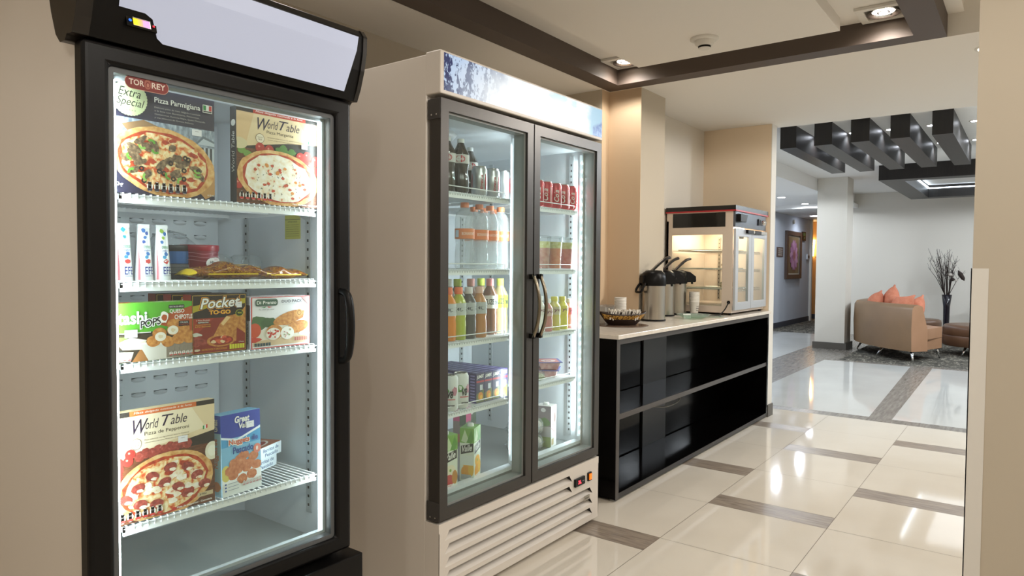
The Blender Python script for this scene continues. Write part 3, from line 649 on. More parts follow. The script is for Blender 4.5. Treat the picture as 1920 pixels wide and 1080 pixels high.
def parm(A):
    A.rect(0, 0, 1, 1, '#26243a'); A.rect(0, .28, 1, .66, photo_grey)
    A.poly([(.80, .52), (.88, .60), (1, .56), (1, .5)], '#66707c'); A.poly([(.82, .515), (.885, .575), (1, .54), (1, .51)], '#b5bec8'); A.rect(.83, .28, .99, .49, '#3b4048')
    for k in range(4): A.rect(.84+k*.045, .28, .86+k*.045, .49, '#b7bfc8', False)
    A.k += 1
    for k in range(4): A.rect(.01, .40+.06*k, .16, .42+.06*k, '#e0e5ea', False)
    A.k += 1
    A.poly([(.1, .6), (.3, .66), (.5, .6), (.3, .4)], '#8a6a4a'); A.poly([(.8, .1), (1.0, .28), (1.0, .05), (.9, 0)], '#b98a55')
    pizza(A, .50, .30, .50, .31, -.16); A.blob(.50, .30, .41, .25, cheese, n=30, jit=.05, rot=-.16)
    for k in range(34): a, b2 = inside(.5, .3, .5, .31); A.blob(a, b2, .04, .022, cheese if k % 2 else sauce, n=9, jit=.3, lift=False)
    A.k += 1
    for k in range(20): a, b2 = inside(.5, .3, .5, .31, .76); A.blob(a, b2, random.uniform(.04, .075), random.uniform(.025, .04), mush, n=10, jit=.22, rot=random.uniform(-1, 1)); 
    for k in range(11): a, b2 = inside(.5, .3, .5, .31, .78); A.ring(a, b2, .024, .014, '#231a18', 12)
    for k in range(10):
        a, b2 = inside(.5, .3, .5, .31, .75); k0 = random.randint(0, 12); A.ring(a, b2, .040, .020, '#5f9a35' if k % 2 else '#86b552', 18, k0, k0+7)
    scallop(A, .165, .825, .155, '#b9c096'); A.text('Extra', .065, .845, .20, .075, '#1f2320', shear=.35, slope=-.012); A.text('Special', .05, .745, .25, .09, '#1f2320', shear=.35, slope=-.012); A.text('* * * * *', .11, .715, .11, .012, '#5a6048')
    A.text('Pizza Parmigiana', .39, .815, .45, .062, wwhite, bold=.012)
    for k, tx in enumerate(('Deliciosa pizza de masa delgada y cocinada', 'a la lena con Berenjena, Pimientos,', 'Champinones, Aceituna Negra, Queso Mozzarella', 'y una seleccion de Quesos Italianos')): A.text(tx, .39, .775-.03*k, (.45, .44, .50, .38)[k], .019, '#a9a6a0')
    A.rect(.865, .82, .965, .895, wwhite); flag(A, .871, .842, .088, .047); A.rect(.871, .826, .959, .838, '#1d1d28')
    nutri(A, .31, .03, .058, .085, 6, '#26243a'); A.text('30g', 0, .045, .10, .045, wwhite, bold=.02); A.text('6-10 min', .91, .03, .07, .018, wwhite)
def wt(kind):
    def f(A):
        pep = kind == 'pep'
        A.rect(0, 0, 1, 1, '#2b2520'); A.rect(0, 0, 1, .58, table_wood)
        A.poly([(0, .56 if pep else .64), (1, .72 if not pep else .70), (1, .955), (0, .955)], '#dcb98c' if not pep else '#e6cfa8')
        A.poly([(.10, .60), (.9, .74), (.75, .955), (.2, .955)], '#e4cba2' if not pep else '#efdfc0', True)
        A.poly([(.19 if not pep else .13, .955), (.84 if not pep else .80, .955), (.84 if not pep else .80, 1), (.19 if not pep else .13, 1)], '#b5402c' if not pep else '#cf6a34')
        A.text('Masa delgada cocinada a la lena', .22 if not pep else .17, .966, .58, .024, wwhite, shear=.2)
        A.text('W', .24 if not pep else .16, .79, .15, .13, '#2c1f3a', shear=.35, bold=.008); A.text('orld', .36 if not pep else .28, .82, .13, .085, '#2c1f3a', shear=.3, bold=0)
        A.text('T', .50 if not pep else .44, .825, .12, .10, '#2c1f3a', shear=.35, bold=0); A.text('able', .59 if not pep else .53, .825, .17, .085, '#2c1f3a', shear=.3, bold=0)
        A.text('Pizza de Pepperoni' if pep else 'Pizza Margarita', .27 if pep else .35, .755, .45 if pep else .33, .042, '#3a2c2a')
        for k, tx in enumerate(('autentica pizza italiana de queso mozzarella y', 'tomate, preparada fresca, seleccionada y aromatica') if not pep else ('Pizza elaborada con ingredientes italianos finamente', 'seleccionados y con queso Mozzarella y el clasico Pepperoni')): A.text(tx, .36 if not pep else .27, .715-.025*k, .45, .015, '#6a5547')
        flag(A, .87, .72, .05, .035, .01)
        A.blob(.27 if not pep else .19, .70, .052, .052, '#7a6455', n=24); A.blob(.27 if not pep else .19, .70, .047, .047, '#eee0c6', n=24); A.text('HECHO EN', .24 if not pep else .16, .705, .06, .012, '#5a463c'); A.text('ITALIA', .245 if not pep else .165, .68, .05, .018, '#5a463c')
        if pep:
            for k in range(9): A.blob(.22+.06*k, .585+.015*(k % 2)+.004*k, .05, .048, meat, n=14, jit=.05)
            for a, b2 in ((.02, .56), (.11, .56), (.02, .50), (.01, .44), (.13, .62)): A.blob(a, b2, .05, .045, '#b8322a', n=18); A.blob(a-.01, b2+.012, .012, .01, '#e08a78', n=8)
            A.blob(.97, .5, .08, .09, '#e6dfc8', n=20); A.blob(.97, .5, .05, .055, '#f2eedd', n=18)
            pizza(A, .48, .27, .50, .305, .1); A.blob(.48, .27, .41, .245, cheese, n=34, jit=.03, rot=.1)
            for k in range(26): a, b2 = inside(.48, .27, .45, .28); A.blob(a, b2, .05, .03, whitecheese if k % 4 else sauce, n=10, jit=.3, lift=False)
            A.k += 1
            for a, b2 in ((.52, .43), (.34, .38), (.70, .40), (.20, .30), (.46, .30), (.80, .30), (.60, .23), (.22, .15), (.38, .12), (.70, .15), (.08, .22), (.88, .2)):
                A.blob(a, b2, .068, .042, meat, n=18, jit=.04, rot=random.uniform(-.3, .3)); A.blob(a+.02, b2-.026, .035, .015, whitecheese, n=10, jit=.2)
            nutri(A, .02, .02, .062, .085, 6, '#c9403a'); A.rect(.80, .075, .97, .115, '#cbb894'); A.text('370g', .82, .082, .08, .024, '#2b2520', bold=.02)
            A.text('Pizza de pepperoni - Congelada', .58, .02, .38, .022, wwhite, bold=.02); A.blob(.55, .03, .018, .018, '#c8302f', n=14)
        else:
            for a, b2 in ((.27, .60), (.38, .59), (.80, .50), (.9, .47), (.95, .42), (.97, .54), (.77, .56), (.86, .58), (.02, .2)): A.blob(a, b2, .055, .055, '#b23227', n=18, jit=.02); A.blob(a-.012, b2+.014, .012, .01, '#e08a78', n=8)
            for a, b2 in ((.5, .60), (.58, .58), (.66, .6), (.06, .55), (.12, .52), (.55, .63)): A.blob(a, b2, .05, .035, '#4f7a34' if a > .3 else '#6d9440', n=12, jit=.15)
            A.blob(.03, .62, .09, .06, '#d7c8a0', n=16)
            pizza(A, .50, .29, .50, .30, -.08); A.blob(.50, .29, .41, .245, whitecheese, n=34, jit=.05, rot=-.08)
            for k in range(24): a, b2 = inside(.5, .29, .48, .28, .8); A.blob(a, b2, .022, .016, '#c4502f' if k % 3 else '#d98a3f', n=9, jit=.2)
            for k in range(40): a, b2 = inside(.5, .29, .48, .28, .7); A.blob(a, b2, .010, .004, '#3b3a2c', n=5, rot=random.uniform(0, 3), lift=False)
            A.k += 1
            nutri(A, .02, .035, .058, .085, 6, '#c9403a'); A.text('Pizza Margarita - Congelada', .66, .012, .33, .022, wwhite, bold=.02); A.text('350g', .84, .06, .09, .024, '#2b2520')
    return f
def wt_side(A):
    A.rect(0, 0, 1, 1, '#2b2c2e').text('World Table', .25, .32, .45, .42, wwhite, rot=True, shear=.2); A.blob(.5, .83, .35, .035, '#c9c6bd', n=16)
FB = 'frozen food boxes in the black freezer'
carton('pizza_box', .255, .035, .268, '#26243a', (.7235, 1.703, 1.4135), 0, 'dark navy boxed pizza with vegetable toppings and a round pale green seal, top shelf', 'food box', parm, price=(.76, .59, .86, .65), group=None)
carton('pizza_box', .2615, .03, .2565, '#2b2c2e', (1.040, 1.702, 1.4135), 0, 'boxed white cheese pizza with red strip at top, right side of the top freezer shelf', 'food box', wt('marg'), side=wt_side, price=(.78, .655, .86, .705))
carton('pizza_box', .245, .03, .268, '#e6cfa8', (.728, 1.703, .6305), 0, 'boxed pepperoni pizza standing at the left of the bottom freezer shelf', 'food box', wt('pep'), price=(.60, .64, .70, .70))
def tashi(A):
    A.rect(0, 0, 1, 1, '#23261f'); A.rect(0, .50, 1, 1, '#4f9a2a'); A.poly([(0, .5), (.62, .5), (.7, .62), (1, .68), (1, 1), (0, 1)], '#57a52e')
    A.poly([(.55, .70), (.66, .74), (.64, .84), (.72, .80), (1, .92), (1, .46), (.62, .60)], '#b2532a')
    A.rect(0, 0, .6, .5, '#232319'); A.poly([(0, 0), (1, 0), (1, .46), (0, .47)], '#3a3024')
    for k in range(7): A.poly([(.28+.03*k, 0), (.31+.03*k, 0), (.44+.02*k, .3), (.42+.02*k, .3)], '#a4703f', False)
    A.k += 1
    A.rect(0, .485, .5, .5, wwhite)
    A.blob(.18, .38, .07, .06, '#62863a', n=12, jit=.2); A.poly([(.12, .33), (.27, .42), (.45, .36), (.40, .20), (.18, .22)], '#ddd6c2'); A.poly([(.14, .33), (.28, .41), (.44, .36), (.3, .31)], '#f1efe6')
    A.poly([(-.02, .2), (.30, .17), (.27, .02), (-.02, .02)], '#d6d2c6'); A.poly([(0, .26), (.22, .2), (0, .17)], '#1f211f')
    A.poly([(.36, .30), (1.02, .36), (1.02, .02), (.47, 0)], '#d8d4ca'); A.poly([(.68, .30), (1.02, .36), (1.02, .02), (.68, .02)], '#8d8174'); A.poly([(.36, .30), (.64, .26), (.70, .30), (.5, .33)], '#eceae2')
    for a, b2, r in ((.78, .60, .09), (.88, .52, .09), (.60, .46, .085), (.86, .46, .06), (.53, .33, .085), (.97, .36, .10), (.70, .30, .08), (.83, .34, .085), (.68, .33, .07)): A.blob(a, b2, r, r*1.15, golden, n=18, jit=.03)
    for a, b2 in ((.61, .40), (.76, .50)): A.blob(a, b2, .075, .09, golden, n=18); A.blob(a, b2, .066, .08, '#e9e2d2', n=18); A.blob(a, b2, .03, .035, '#dcc9a8', n=10, jit=.2)
    A.text('tashi', .125, .64, .33, .22, '#e9eef0', bold=.03); A.text('POPS', .37, .545, .255, .16, '#f2f2ee', bold=.09, slope=.06); A.text('POPS', .38, .56, .235, .13, '#17171c', bold=.02, slope=.06)
    A.blob(.655, .74, .05, .10, wwhite, n=16, jit=.15); A.blob(.655, .73, .035, .06, '#b2532a', n=10, jit=.1)
    A.rect(.71, .885, .90, .945, '#17171c'); A.text('BOLITAS DE ARROZ', .72, .9, .17, .03, wwhite); A.text('QUESO', .72, .79, .18, .08, wwhite, bold=.02); A.text('CHIPOTLE', .78, .69, .22, .08, wwhite, bold=.02)
    A.rect(.83, .565, .96, .655, '#17171c'); A.text('CON SALSA', .845, .615, .1, .025, wwhite); A.text('CHIPOTLE', .84, .58, .11, .022, '#c8502c')
    nutri(A, .71, .05, .045, .075, 6, '#c9403a'); nutri(A, .02, .03, .045, .075, 5, '#c9403a')
def tashi_top(A):
    A.rect(0, 0, 1, 1, '#7fb83a').poly([(0, .2), (.3, .2), (.36, .9), (0, .9)], '#e0733a').text('tashi POPS', .6, .3, .3, .4, wwhite, bold=.03)
carton('snack_box', .205, .055, .140, '#57a52e', (.7065, 1.697, 1.0135), 0, 'green and orange box of breaded cheese balls, left end of the third freezer shelf', 'food box', tashi, top=tashi_top, price=(.20, .42, .34, .55))
def pocket(A):
    A.rect(0, 0, 1, 1, '#16110e'); A.rect(.02, .015, .98, .985, '#c9a24a'); A.rect(.028, .022, .972, .978, '#1d1512')
    A.rect(.028, .022, .972, .60, '#8a2a1c'); A.poly([(.03, .3), (.4, .6), (.03, .6)], '#a83a24'); A.poly([(.028, .70), (.3, .78), (.98, .83), (.98, .92), (.3, .86), (.028, .81)], '#b9a72a')
    A.poly([(.30, .15), (.50, .50), (.62, .62), (.82, .65), (.80, .18)], golden); A.poly([(.66, .52), (.98, .30), (.98, .78), (.82, .62)], golden); A.poly([(.52, .50), (.62, .62), (.70, .60), (.56, .46)], '#e8c48c')
    A.blob(.52, .21, .26, .105, golden, n=22); A.blob(.53, .21, .215, .08, '#8f2a17', n=20)
    for k in range(16): a, b2 = inside(.53, .21, .2, .075, .85); A.blob(a, b2, .045, .028, ('#c4452c', '#d4603f', '#e6c9a0', '#a83222')[k % 4], n=9, jit=.25, lift=False)
    A.k += 1
    for a, b2 in ((.1, .26), (.16, .22), (.08, .18), (.2, .2)): A.blob(a, b2, .07, .05, meat, n=12, jit=.1)
    A.blob(.09, .33, .08, .03, '#d9d6cc', n=12, jit=.3)
    A.text('Pocket', .12, .735, .78, .215, '#e8a03a', shear=.25, bold=.085, slope=.03); A.text('Pocket', .135, .745, .75, .195, '#1a1412', shear=.25, bold=.06, slope=.03); A.text('Pocket', .15, .755, .72, .175, '#f4f2ee', shear=.25, bold=.02, slope=.03)
    A.text('TO·GO', .30, .655, .40, .08, '#b8481e', bold=.07); A.text('TO·GO', .31, .662, .38, .066, '#f0c23a', bold=.02)
    A.blob(.86, .665, .075, .06, '#b9c23a', n=20); A.blob(.86, .665, .066, .053, '#1d2a18', n=20); A.text('YA!', .82, .65, .08, .03, '#c9d23a', bold=.03)
    A.rect(.1, .515, .3, .55, '#4a1a14'); A.text('PEPPERONI', .11, .522, .18, .022, wwhite, bold=.02); A.text('2 Pizza Pockets', .08, .56, .24, .022, wwhite); A.text('Con Queso Mozzarella', .06, .485, .27, .02, '#f0c23a'); A.text('& Pan Sazonado', .06, .455, .27, .022, '#f0c23a')
    for k in range(6): A.rect(.67+.048*k, .05, .71+.048*k, .13, '#d9d23a', False)
    A.k += 1
    A.text('NUTRITIVOS Y DELICIOSOS!', .17, .06, .45, .03, '#f0b03a'); A.blob(.09, .075, .05, .022, '#d9c0a8', n=10, jit=.2); A.text('2 Piezas', .84, .155, .1, .02, wwhite)
pk = dict(body='#2a1512', cat='food box')
def pk_side(A): A.rect(0, 0, 1, 1, '#c2453a').rect(0, .8, 1, 1, '#7a1f1a')
for k, (x, y, lb) in enumerate(((.9145, 1.706, 'front red and black pizza pocket box, middle of the third freezer shelf'),
        (.893, 1.765, 'red and black pizza pocket box directly behind the front one'), (.905-.02, 1.83, 'rearmost red and black pizza pocket box on the third freezer shelf'))):
    carton('snack_box', .155, .04, .155, '#2a1512', (x, y, 1.0135), 0, lb, 'food box', pocket, side=pk_side, price=(.80, .76, .90, .86) if k == 0 else None, group='pizza pocket boxes')
def pranzo(A):
    A.rect(0, 0, 1, 1, '#c9504a'); A.rect(.02, .02, .985, .985, '#e9e7ea'); A.rect(.03, .05, .97, .22, '#d8bd9a'); A.poly([(.03, .3), (.35, .42), (.97, .44), (.97, .2), (.03, .15)], '#e3dccb')
    A.blob(.14, .50, .14, .14, '#4c6a42', n=16, jit=.15); A.blob(.28, .5, .12, .1, '#3f5c38', n=14, jit=.15)
    A.blob(.06, .36, .10, .14, '#c8502f', n=20); A.blob(.07, .18, .09, .05, '#c8402f', n=12, jit=.2)
    A.poly([(.36, .44), (.70, .62), (.80, .70), (.90, .70), (.88, .56), (.60, .42)], golden); A.blob(.60, .58, .25, .10, golden, n=22, rot=.3); A.blob(.81, .66, .055, .075, '#d9a765', n=16); A.ring(.81, .66, .05, .014, '#9a6a38', 18)
    A.blob(.78, .38, .20, .12, golden, n=22, rot=.2); A.blob(.38, .30, .14, .15, golden, n=22); A.blob(.36, .27, .12, .12, '#efe6da', n=20); A.blob(.60, .27, .115, .13, '#f0ece4', n=20)
    for k in range(22): a, b2 = inside(.36, .27, .1, .1, .9); A.blob(a, b2, .022, .022, '#c4382c' if k % 3 else '#f4efe6', n=7, jit=.3, lift=False)
    for k in range(10): a, b2 = inside(.60, .27, .09, .1, .9); A.blob(a, b2, .014, .014, '#c98a80' if k % 2 else '#9fae7a', n=6, jit=.3, lift=False)
    A.k += 1
    for a in (.84, .9, .95): A.blob(a, .24, .05, .03, '#f3f0ea', n=9, jit=.3)
    pill(A, .06, .82, .44, .965, '#7a7d7a'); A.rect(.075, .835, .425, .945, '#2f5440'); A.text('Di Pranzo', .09, .86, .32, .065, wwhite, bold=.015); A.poly([(.16, .8), (.24, .815), (.22, .79)], '#2f8f4a'); A.poly([(.26, .815), (.34, .80), (.28, .79)], '#c8302f')
    A.text('Tu chef en casa', .12, .745, .25, .03, '#7a7d80', shear=.3); A.text('DUO PACK', .50, .875, .36, .06, '#56585e', bold=.02); A.text('dos porciones listas para servir', .51, .84, .33, .014, '#8a8c92')
    A.poly([(.84, .985), (.985, .985), (.985, .80)], '#d98a88')
    for k in range(6): A.rect(.05+.045*k, .05, .085+.045*k, .11, '#39505a', False); A.rect(.72+.04*k, .10, .75+.04*k, .17, '#b56a60', False)
    A.k += 1
def pr_side(A): A.rect(0, 0, 1, 1, '#d9d5dc').text('DI PRANZO', .2, .1, .5, .4, '#5a4a50', rot=True).rect(.1, .55, .9, .85, '#4a3438')
for k, (x, y, lb) in enumerate(((1.079, 1.70, 'front white duo pack box with stuffed rolls, right on the third freezer shelf'), (1.075, 1.752, 'white duo pack box behind the front one, only its edge showing'))):
    carton('snack_box', .192, .045, .143, '#e2dfe4', (x, y, 1.0135), 0, lb, 'food box', pranzo, side=pr_side, group='duo pack boxes')
def gv(A):
    A.rect(0, 0, 1, 1, '#7fb6d6'); A.rect(0, .70, 1, 1, '#2d3f9a'); A.poly([(0, .74), (.3, .68), (.7, .70), (1, .8), (1, .60), (0, .60)], '#4f9ccc'); A.poly([(0, .735), (.4, .68), (1, .79), (1, .76), (.4, .655), (0, .71)], '#e6eef4')
    A.rect(0, 0, 1, .22, '#dfe3e0'); A.poly([(0, .22), (.2, .3), (.8, .3), (1, .24), (1, .12), (0, .16)], '#eef0ee'); A.blob(.1, .28, .12, .1, '#d8c86a', n=14)
    for a, b2 in ((.28, .24), (.5, .17), (.75, .2), (.2, .3), (.88, .3), (.4, .3), (.62, .3), (.3, .38), (.8, .42), (.52, .36), (.55, .46), (.7, .34), (.45, .42)): A.blob(a, b2, .13, .06, nug, n=14, jit=.08)
    A.text('Great', .34, .875, .38, .085, wwhite, bold=.035, shear=.15); A.text('Value', .44, .80, .34, .07, wwhite, bold=.035, shear=.15)
    A.text('Nuggets', .17, .59, .55, .10, wwhite, bold=.1); A.text('Nuggets', .18, .60, .53, .085, '#c9674a', bold=.04); A.text('de', .76, .62, .17, .07, '#3f5a9a', bold=.04); A.text('Pescado', .28, .50, .52, .085, '#33508f', bold=.03)
    A.blob(.9, .505, .10, .06, '#d9826e', n=20); A.text('8', .87, .48, .055, .05, wwhite, bold=.03)
    for k in range(3): A.blob(.08, .15-.04*k, .022, .012, '#2d4f9a', n=8, lift=False); A.rect(.14, .147-.04*k, .4, .153-.04*k, '#8a92a0', False)
    A.k += 1; nutri(A, .5, .08, .075, .06, 6, '#c98a90')
def gv_side(A):
    A.rect(0, 0, 1, 1, '#a9cfe4').rect(0, .78, 1, 1, '#2d4aa8').text('Great', .3, .8, .4, .15, wwhite, rot=True, bold=.03).text('Nuggets de', .25, .35, .5, .36, '#d98a6a', rot=True, bold=.03).blob(.5, .12, .4, .06, '#cf8a62', n=12, jit=.2)
carton('snack_box', .125, .045, .218, '#7fb6d6', (.9915, 1.698, .6305), .10, 'blue and white box of fish nuggets standing beside the pepperoni pizza', 'food box', gv, side=gv_side, price=(.62, .79, .82, .87), tilt=-.03)
def fish(A): A.rect(0, 0, 1, 1, '#dfe9ee').rect(0, 0, .35, 1, '#9fc9e0').text('Barritas de', .5, .52, .42, .3, '#5b6f8f', bold=.02).text('Pescado', .55, .12, .35, .3, '#5b6f8f', bold=.02).text('Value', .2, .3, .2, .35, '#4f9ccc')
def fish_top(A):
    A.rect(0, 0, 1, 1, '#a5654a').rect(0, .8, 1, 1, '#8cb8d0').blob(.6, .3, .3, .2, '#d9d2c8', n=20).blob(.6, .3, .25, .16, '#8f3028', n=18)
    for k in range(9): A.poly([(.02+.1*k, .4), (.1+.1*k, .4), (.2+.1*k, .85), (.12+.1*k, .85)], nug, False)
    A.k += 1
carton('snack_box', .19, .14, .036, '#dfe9ee', (1.09, 1.79, .6305), .38, 'lower of the two flat fish stick boxes lying behind the nuggets box', 'food box', fish, top=fish_top)
carton('snack_box', .19, .14, .036, '#dfe9ee', (1.105, 1.782, .667), .40, 'upper of the two flat fish stick boxes, lying on the other one', 'food box', fish, top=fish_top)

# ice cream shelf of the freezer
Z2 = 1.2055
def lab_fn(cx, cy2, r0, r1, z0, z1, a0, a1):
    """wraps printing round a tapered wall; u runs over the angle a0..a1 (radians, -pi/2 faces -Y), v up"""
    def fn(u, v, off):
        a = a0+(a1-a0)*u; r = r0+(r1-r0)*v+off; return Vector((cx+r*math.cos(a), cy2+r*math.sin(a), z0+(z1-z0)*v))
    return fn
def ice_tube(x, y, c1, c2, label):
    t = empty('ice_pop_pouch', (x, y, Z2), label, 'ice pop', 'tall squeezable ice pop pouches')
    m = MB(); n = 16
    rings = []
    for i in range(9):
        v = i/8; w2 = .021-.007*v; d = .019*(1-v)**.7+.0015; z = .132*v
        rings.append([(w2*math.cos(2*pi*k/n), d*math.sin(2*pi*k/n), z) for k in range(n)])
    V = [p for r in rings for p in r]
    m.add(V, [(i*n+k, i*n+(k+1) % n, (i+1)*n+(k+1) % n, (i+1)*n+k) for i in range(8) for k in range(n)], mat('pouch_white', '#eceff3', .2, coat=.5), True)
    m.add(rings[0], [tuple(range(n))], ink('#eceff3')); m.add(rings[-1], [tuple(range(n))], ink('#eceff3'))
    def fn(u, v, off):
        a = -pi+pi*u; w2 = .021-.007*v; d = .019*(1-v)**.7+.0015; return Vector(((w2+off)*math.cos(a), (d+off)*math.sin(a), .132*v))
    A = Art(m, (0, 0, 0), (1, 0, 0), (0, 0, 1), .05, .132, fn=fn)
    for k in range(9): A.rect(.16+.012*k, .02, .172+.012*k, .62-.05*k, '#d9818b' if k < 7 else '#e6b2b8', False)
    A.k += 1
    for a, b2, q2, cc in ((.45, .93, .07, c1), (.6, .88, .06, c2), (.5, .80, .05, c1), (.42, .72, .05, c2), (.58, .50, .06, '#3f74b8'), (.5, .44, .05, '#4f9ccc'), (.56, .36, .07, '#c9443f')): A.blob(a, b2, q2*1.6, q2*.6, cc, n=12, jit=.2)
    A.text('EFE', .42, .12, .34, .14, '#2c3c8a', bold=.01); A.text('cremoso', .40, .60, .36, .05, '#4a9a6a'); A.text('yoghurt', .42, .54, .3, .04, '#3f5ca8')
    A.rect(.42, .085, .74, .095, '#8a92a8', n=4)
    m.build('pouch', t)
    m2 = MB().box(-.0135, .0135, -.002, .002, .128, .138, mat('seal_white', '#f2f4f6', .3)); m2.build('seal', t)
for x, y, a, b2, lb in ((.7645, 1.735, '#3fb6c8', '#f0e2c0', 'first white ice pop pouch at the left end of the second freezer shelf'), (.783, 1.80, '#3f74b8', '#5a8ad0', 'blue topped ice pop pouch in the back row between the first two'),
        (.812, 1.735, '#4a7ac0', '#3f5ca8', 'middle front ice pop pouch with blue fruit print'), (.838, 1.80, '#c9343f', '#3f74b8', 'ice pop pouch with red cherries in the back row'), (.856, 1.735, '#9ac04a', '#3f74b8', 'right front ice pop pouch with green fruit print')):
    ice_tube(x, y, a, b2, lb)
def tub(x, y, r, h, body, lid, label, prints):
    t = empty('ice_cream_tub', (x, y, Z2), label, 'ice cream tub')
    m = MB().lathe([(r*.84, 0), (r*.96, h*.84)], mat('tub'+body, body, .35), n=32)
    A = Art(m, (0, 0, 0), (1, 0, 0), (0, 0, 1), pi*r, h*.84, fn=lab_fn(0, 0, r*.84, r*.96, 0, h*.84, -pi, 0), step=.0004); prints(A); m.build('cup', t)
    MB().lathe([(r*.985, h*.82), (r, h*.84), (r*1.01, h*.97), (r*.98, h), (r*.9, h)], mat('lid'+lid, lid, .3), n=32).build('lid', t)
def p1(A):
    A.rect(.1, .55, .62, .98, '#3a6fb0', n=8); A.rect(.1, .22, .62, .52, '#7d8288', n=8); A.rect(.62, .25, .92, .95, '#aeb4ba', n=6)
    for k in range(5): A.rect(.14, .26+.05*k, .58, .275+.05*k, '#4a4f58', n=6)
def p2(A):
    for k in range(3):
        for j in range(12): a = .1+.07*j; A.poly([(a, .9-.12*k+.03*math.sin(j)), (a+.07, .9-.12*k+.03*math.sin(j+1)), (a+.07, .885-.12*k+.03*math.sin(j+1)), (a, .885-.12*k+.03*math.sin(j))], '#c98a98', False)
    A.k += 1; A.blob(.62, .55, .17, .22, '#eeeae6', n=20, jit=.05); A.text('Häagen', .52, .52, .2, .12, '#3a3a42', bold=.02); A.rect(.05, .1, .5, .4, '#3a2228', n=6)
tub(.955, 1.86, .043, .092, '#3b3f48', '#2b2f38', 'dark lidded ice cream tub with blue band beside the red tub', p1)
tub(1.012, 1.845, .052, .094, '#8a2a3c', '#9a2035', 'red lidded ice cream tub with white oval label', p2)
MB_ = MB()
def bagblob(name, x, y, z, rx, ry, rz, m0, label, cat, seed=1, group=None, rot=0):
    random.seed(seed); m = MB(); n, N = 20, 12; V = []
    for i in range(N+1):
        th = pi*i/N
        for k in range(n):
            a = 2*pi*k/n; q2 = 1+random.uniform(-.13, .13); V.append((rx*q2*math.sin(th)*math.cos(a), ry*q2*math.sin(th)*math.sin(a), rz*(1-math.cos(th))*(1+random.uniform(-.04, .04))))
    m.add(V, [(i*n+k, i*n+(k+1) % n, (i+1)*n+(k+1) % n, (i+1)*n+k) for i in range(N) for k in range(n)], m0)
    o = m.build(name); o.location = (x, y, z); o.rotation_euler.z = rot; ob(o, label, cat, group); return o
bagblob('plastic_bag', .975, 1.93, Z2, .075, .05, .066, wrapp, 'crumpled clear plastic bag behind the two ice cream tubs', 'plastic bag', 3)
def dessert(x, y, c2, h, label, cap=True, st=False):
    t = empty('dessert_cup', (x, y, Z2), label, 'dessert cup')
    MB().lathe([(.022, .001), (.027, h)], noisemat('dessert'+c2, [(.3, c2), (.7, '#e6d2b0' if c2 != '#b0414a' else '#c8606a')], 60, 3, .5), n=20).build('filling', t)
    m = MB().lathe([(.0235, 0), (.029, .045), (.031, .047), (.026, .062), (.012, .07)], clearp, n=20); m.build('cup', t)
    if st:
        m = MB(); A = Art(m, (0, 0, 0), (1, 0, 0), (0, 0, 1), .03, .02, fn=lab_fn(0, 0, .0265, .0285, .005, .025, -pi*.72, -pi*.3), step=.0006); A.rect(0, 0, 1, 1, '#e9e7e4', n=4); A.rect(.3, .6, .7, .7, '#8a8a8a', n=2); m.build('price_sticker', t)
dessert(1.085, 1.87, '#d8b86a', .045, 'small clear cup of yellow dessert just right of the red tub'); dessert(1.132, 1.93, '#b0414a', .030, 'small clear cup of red jelly on the second freezer shelf')
dessert(1.178, 1.92, '#c9a03a', .042, 'small clear cup of golden dessert with a white sticker', st=True); dessert(1.228, 1.93, '#7f7440', .036, 'small clear cup of olive coloured dessert, rightmost of the cups')
wrap_m = noisemat('popsicle_wrapper', [(.40, '#5e2c10'), (.50, '#7c3f14'), (.52, '#d8b422'), (.545, '#84451a'), (.8, '#6e3814')], 85, 3, .22, (1, 1, 2), 1.2)
def wrapper(x0, x1, y, z, h, label, rz=0):
    m = MB(); L = x1-x0; n, N = 18, 26; V = []
    for i in range(N+1):
        u = i/N; e = min(1, math.sin(pi*min(max((u-.03)/.94, 0), 1))**.35+.02); hh = h*(.55+.45*math.sin(pi*u)**.6)*(1+.12*math.sin(u*17)); 
        if u < .07 or u > .93: e = .08; hh = h*.62
        for k in range(n):
            a = 2*pi*k/n; q2 = 1+random.uniform(-.05, .05); V.append((L*u, .045*math.cos(a)*q2*(1 if .07 < u < .93 else .85), hh/2+hh/2*math.sin(a)*e*q2))
    random.seed(5)
    m.add(V, [(i*n+k, i*n+(k+1) % n, (i+1)*n+(k+1) % n, (i+1)*n+k) for i in range(N) for k in range(n)], wrap_m, True)
    yl = mat('wrapper_yellow', '#e0c020', .25)
    for uu in (0, N-2): m.add([Vector(V[uu*n+k])*1 for k in range(n)]+[Vector(V[(uu+2)*n+k])+Vector((0, 0, .0006)) for k in range(n)], [(k, (k+1) % n, n+(k+1) % n, n+k) for k in range(n)], yl, True)
    A = Art(m, (L*.2, -.043, .002), (1, 0, 0), (0, -.15, 1), L*.6, h*.5, N=(0, -1, 0), step=.0015); A.rect(0, .55, 1, .7, '#e0bd22'); A.text('MAGNUM', .1, .1, .5, .35, '#e0bd22') if 0 else None
    o = m.build('ice_cream_wrapper'); o.location = (x0, y, z); o.rotation_euler.z = rz; ob(o, label, 'ice cream bar', 'brown and yellow wrapped ice cream bars')
wrapper(.905, 1.14, 1.735, Z2, .045, 'left brown and yellow wrapped ice cream bar, its yellow end sticking up', -.03)
wrapper(1.105, 1.275, 1.742, Z2, .034, 'right brown and yellow wrapped ice cream bar at the end of the second shelf', .04)
m = MB(); m.add([(0, 0, 0), (.03, -.01, -.012), (.05, 0, .03), (.018, .012, .042)], [(0, 1, 2, 3)], mat('wrapper_yellow', '#e0c020', .25))
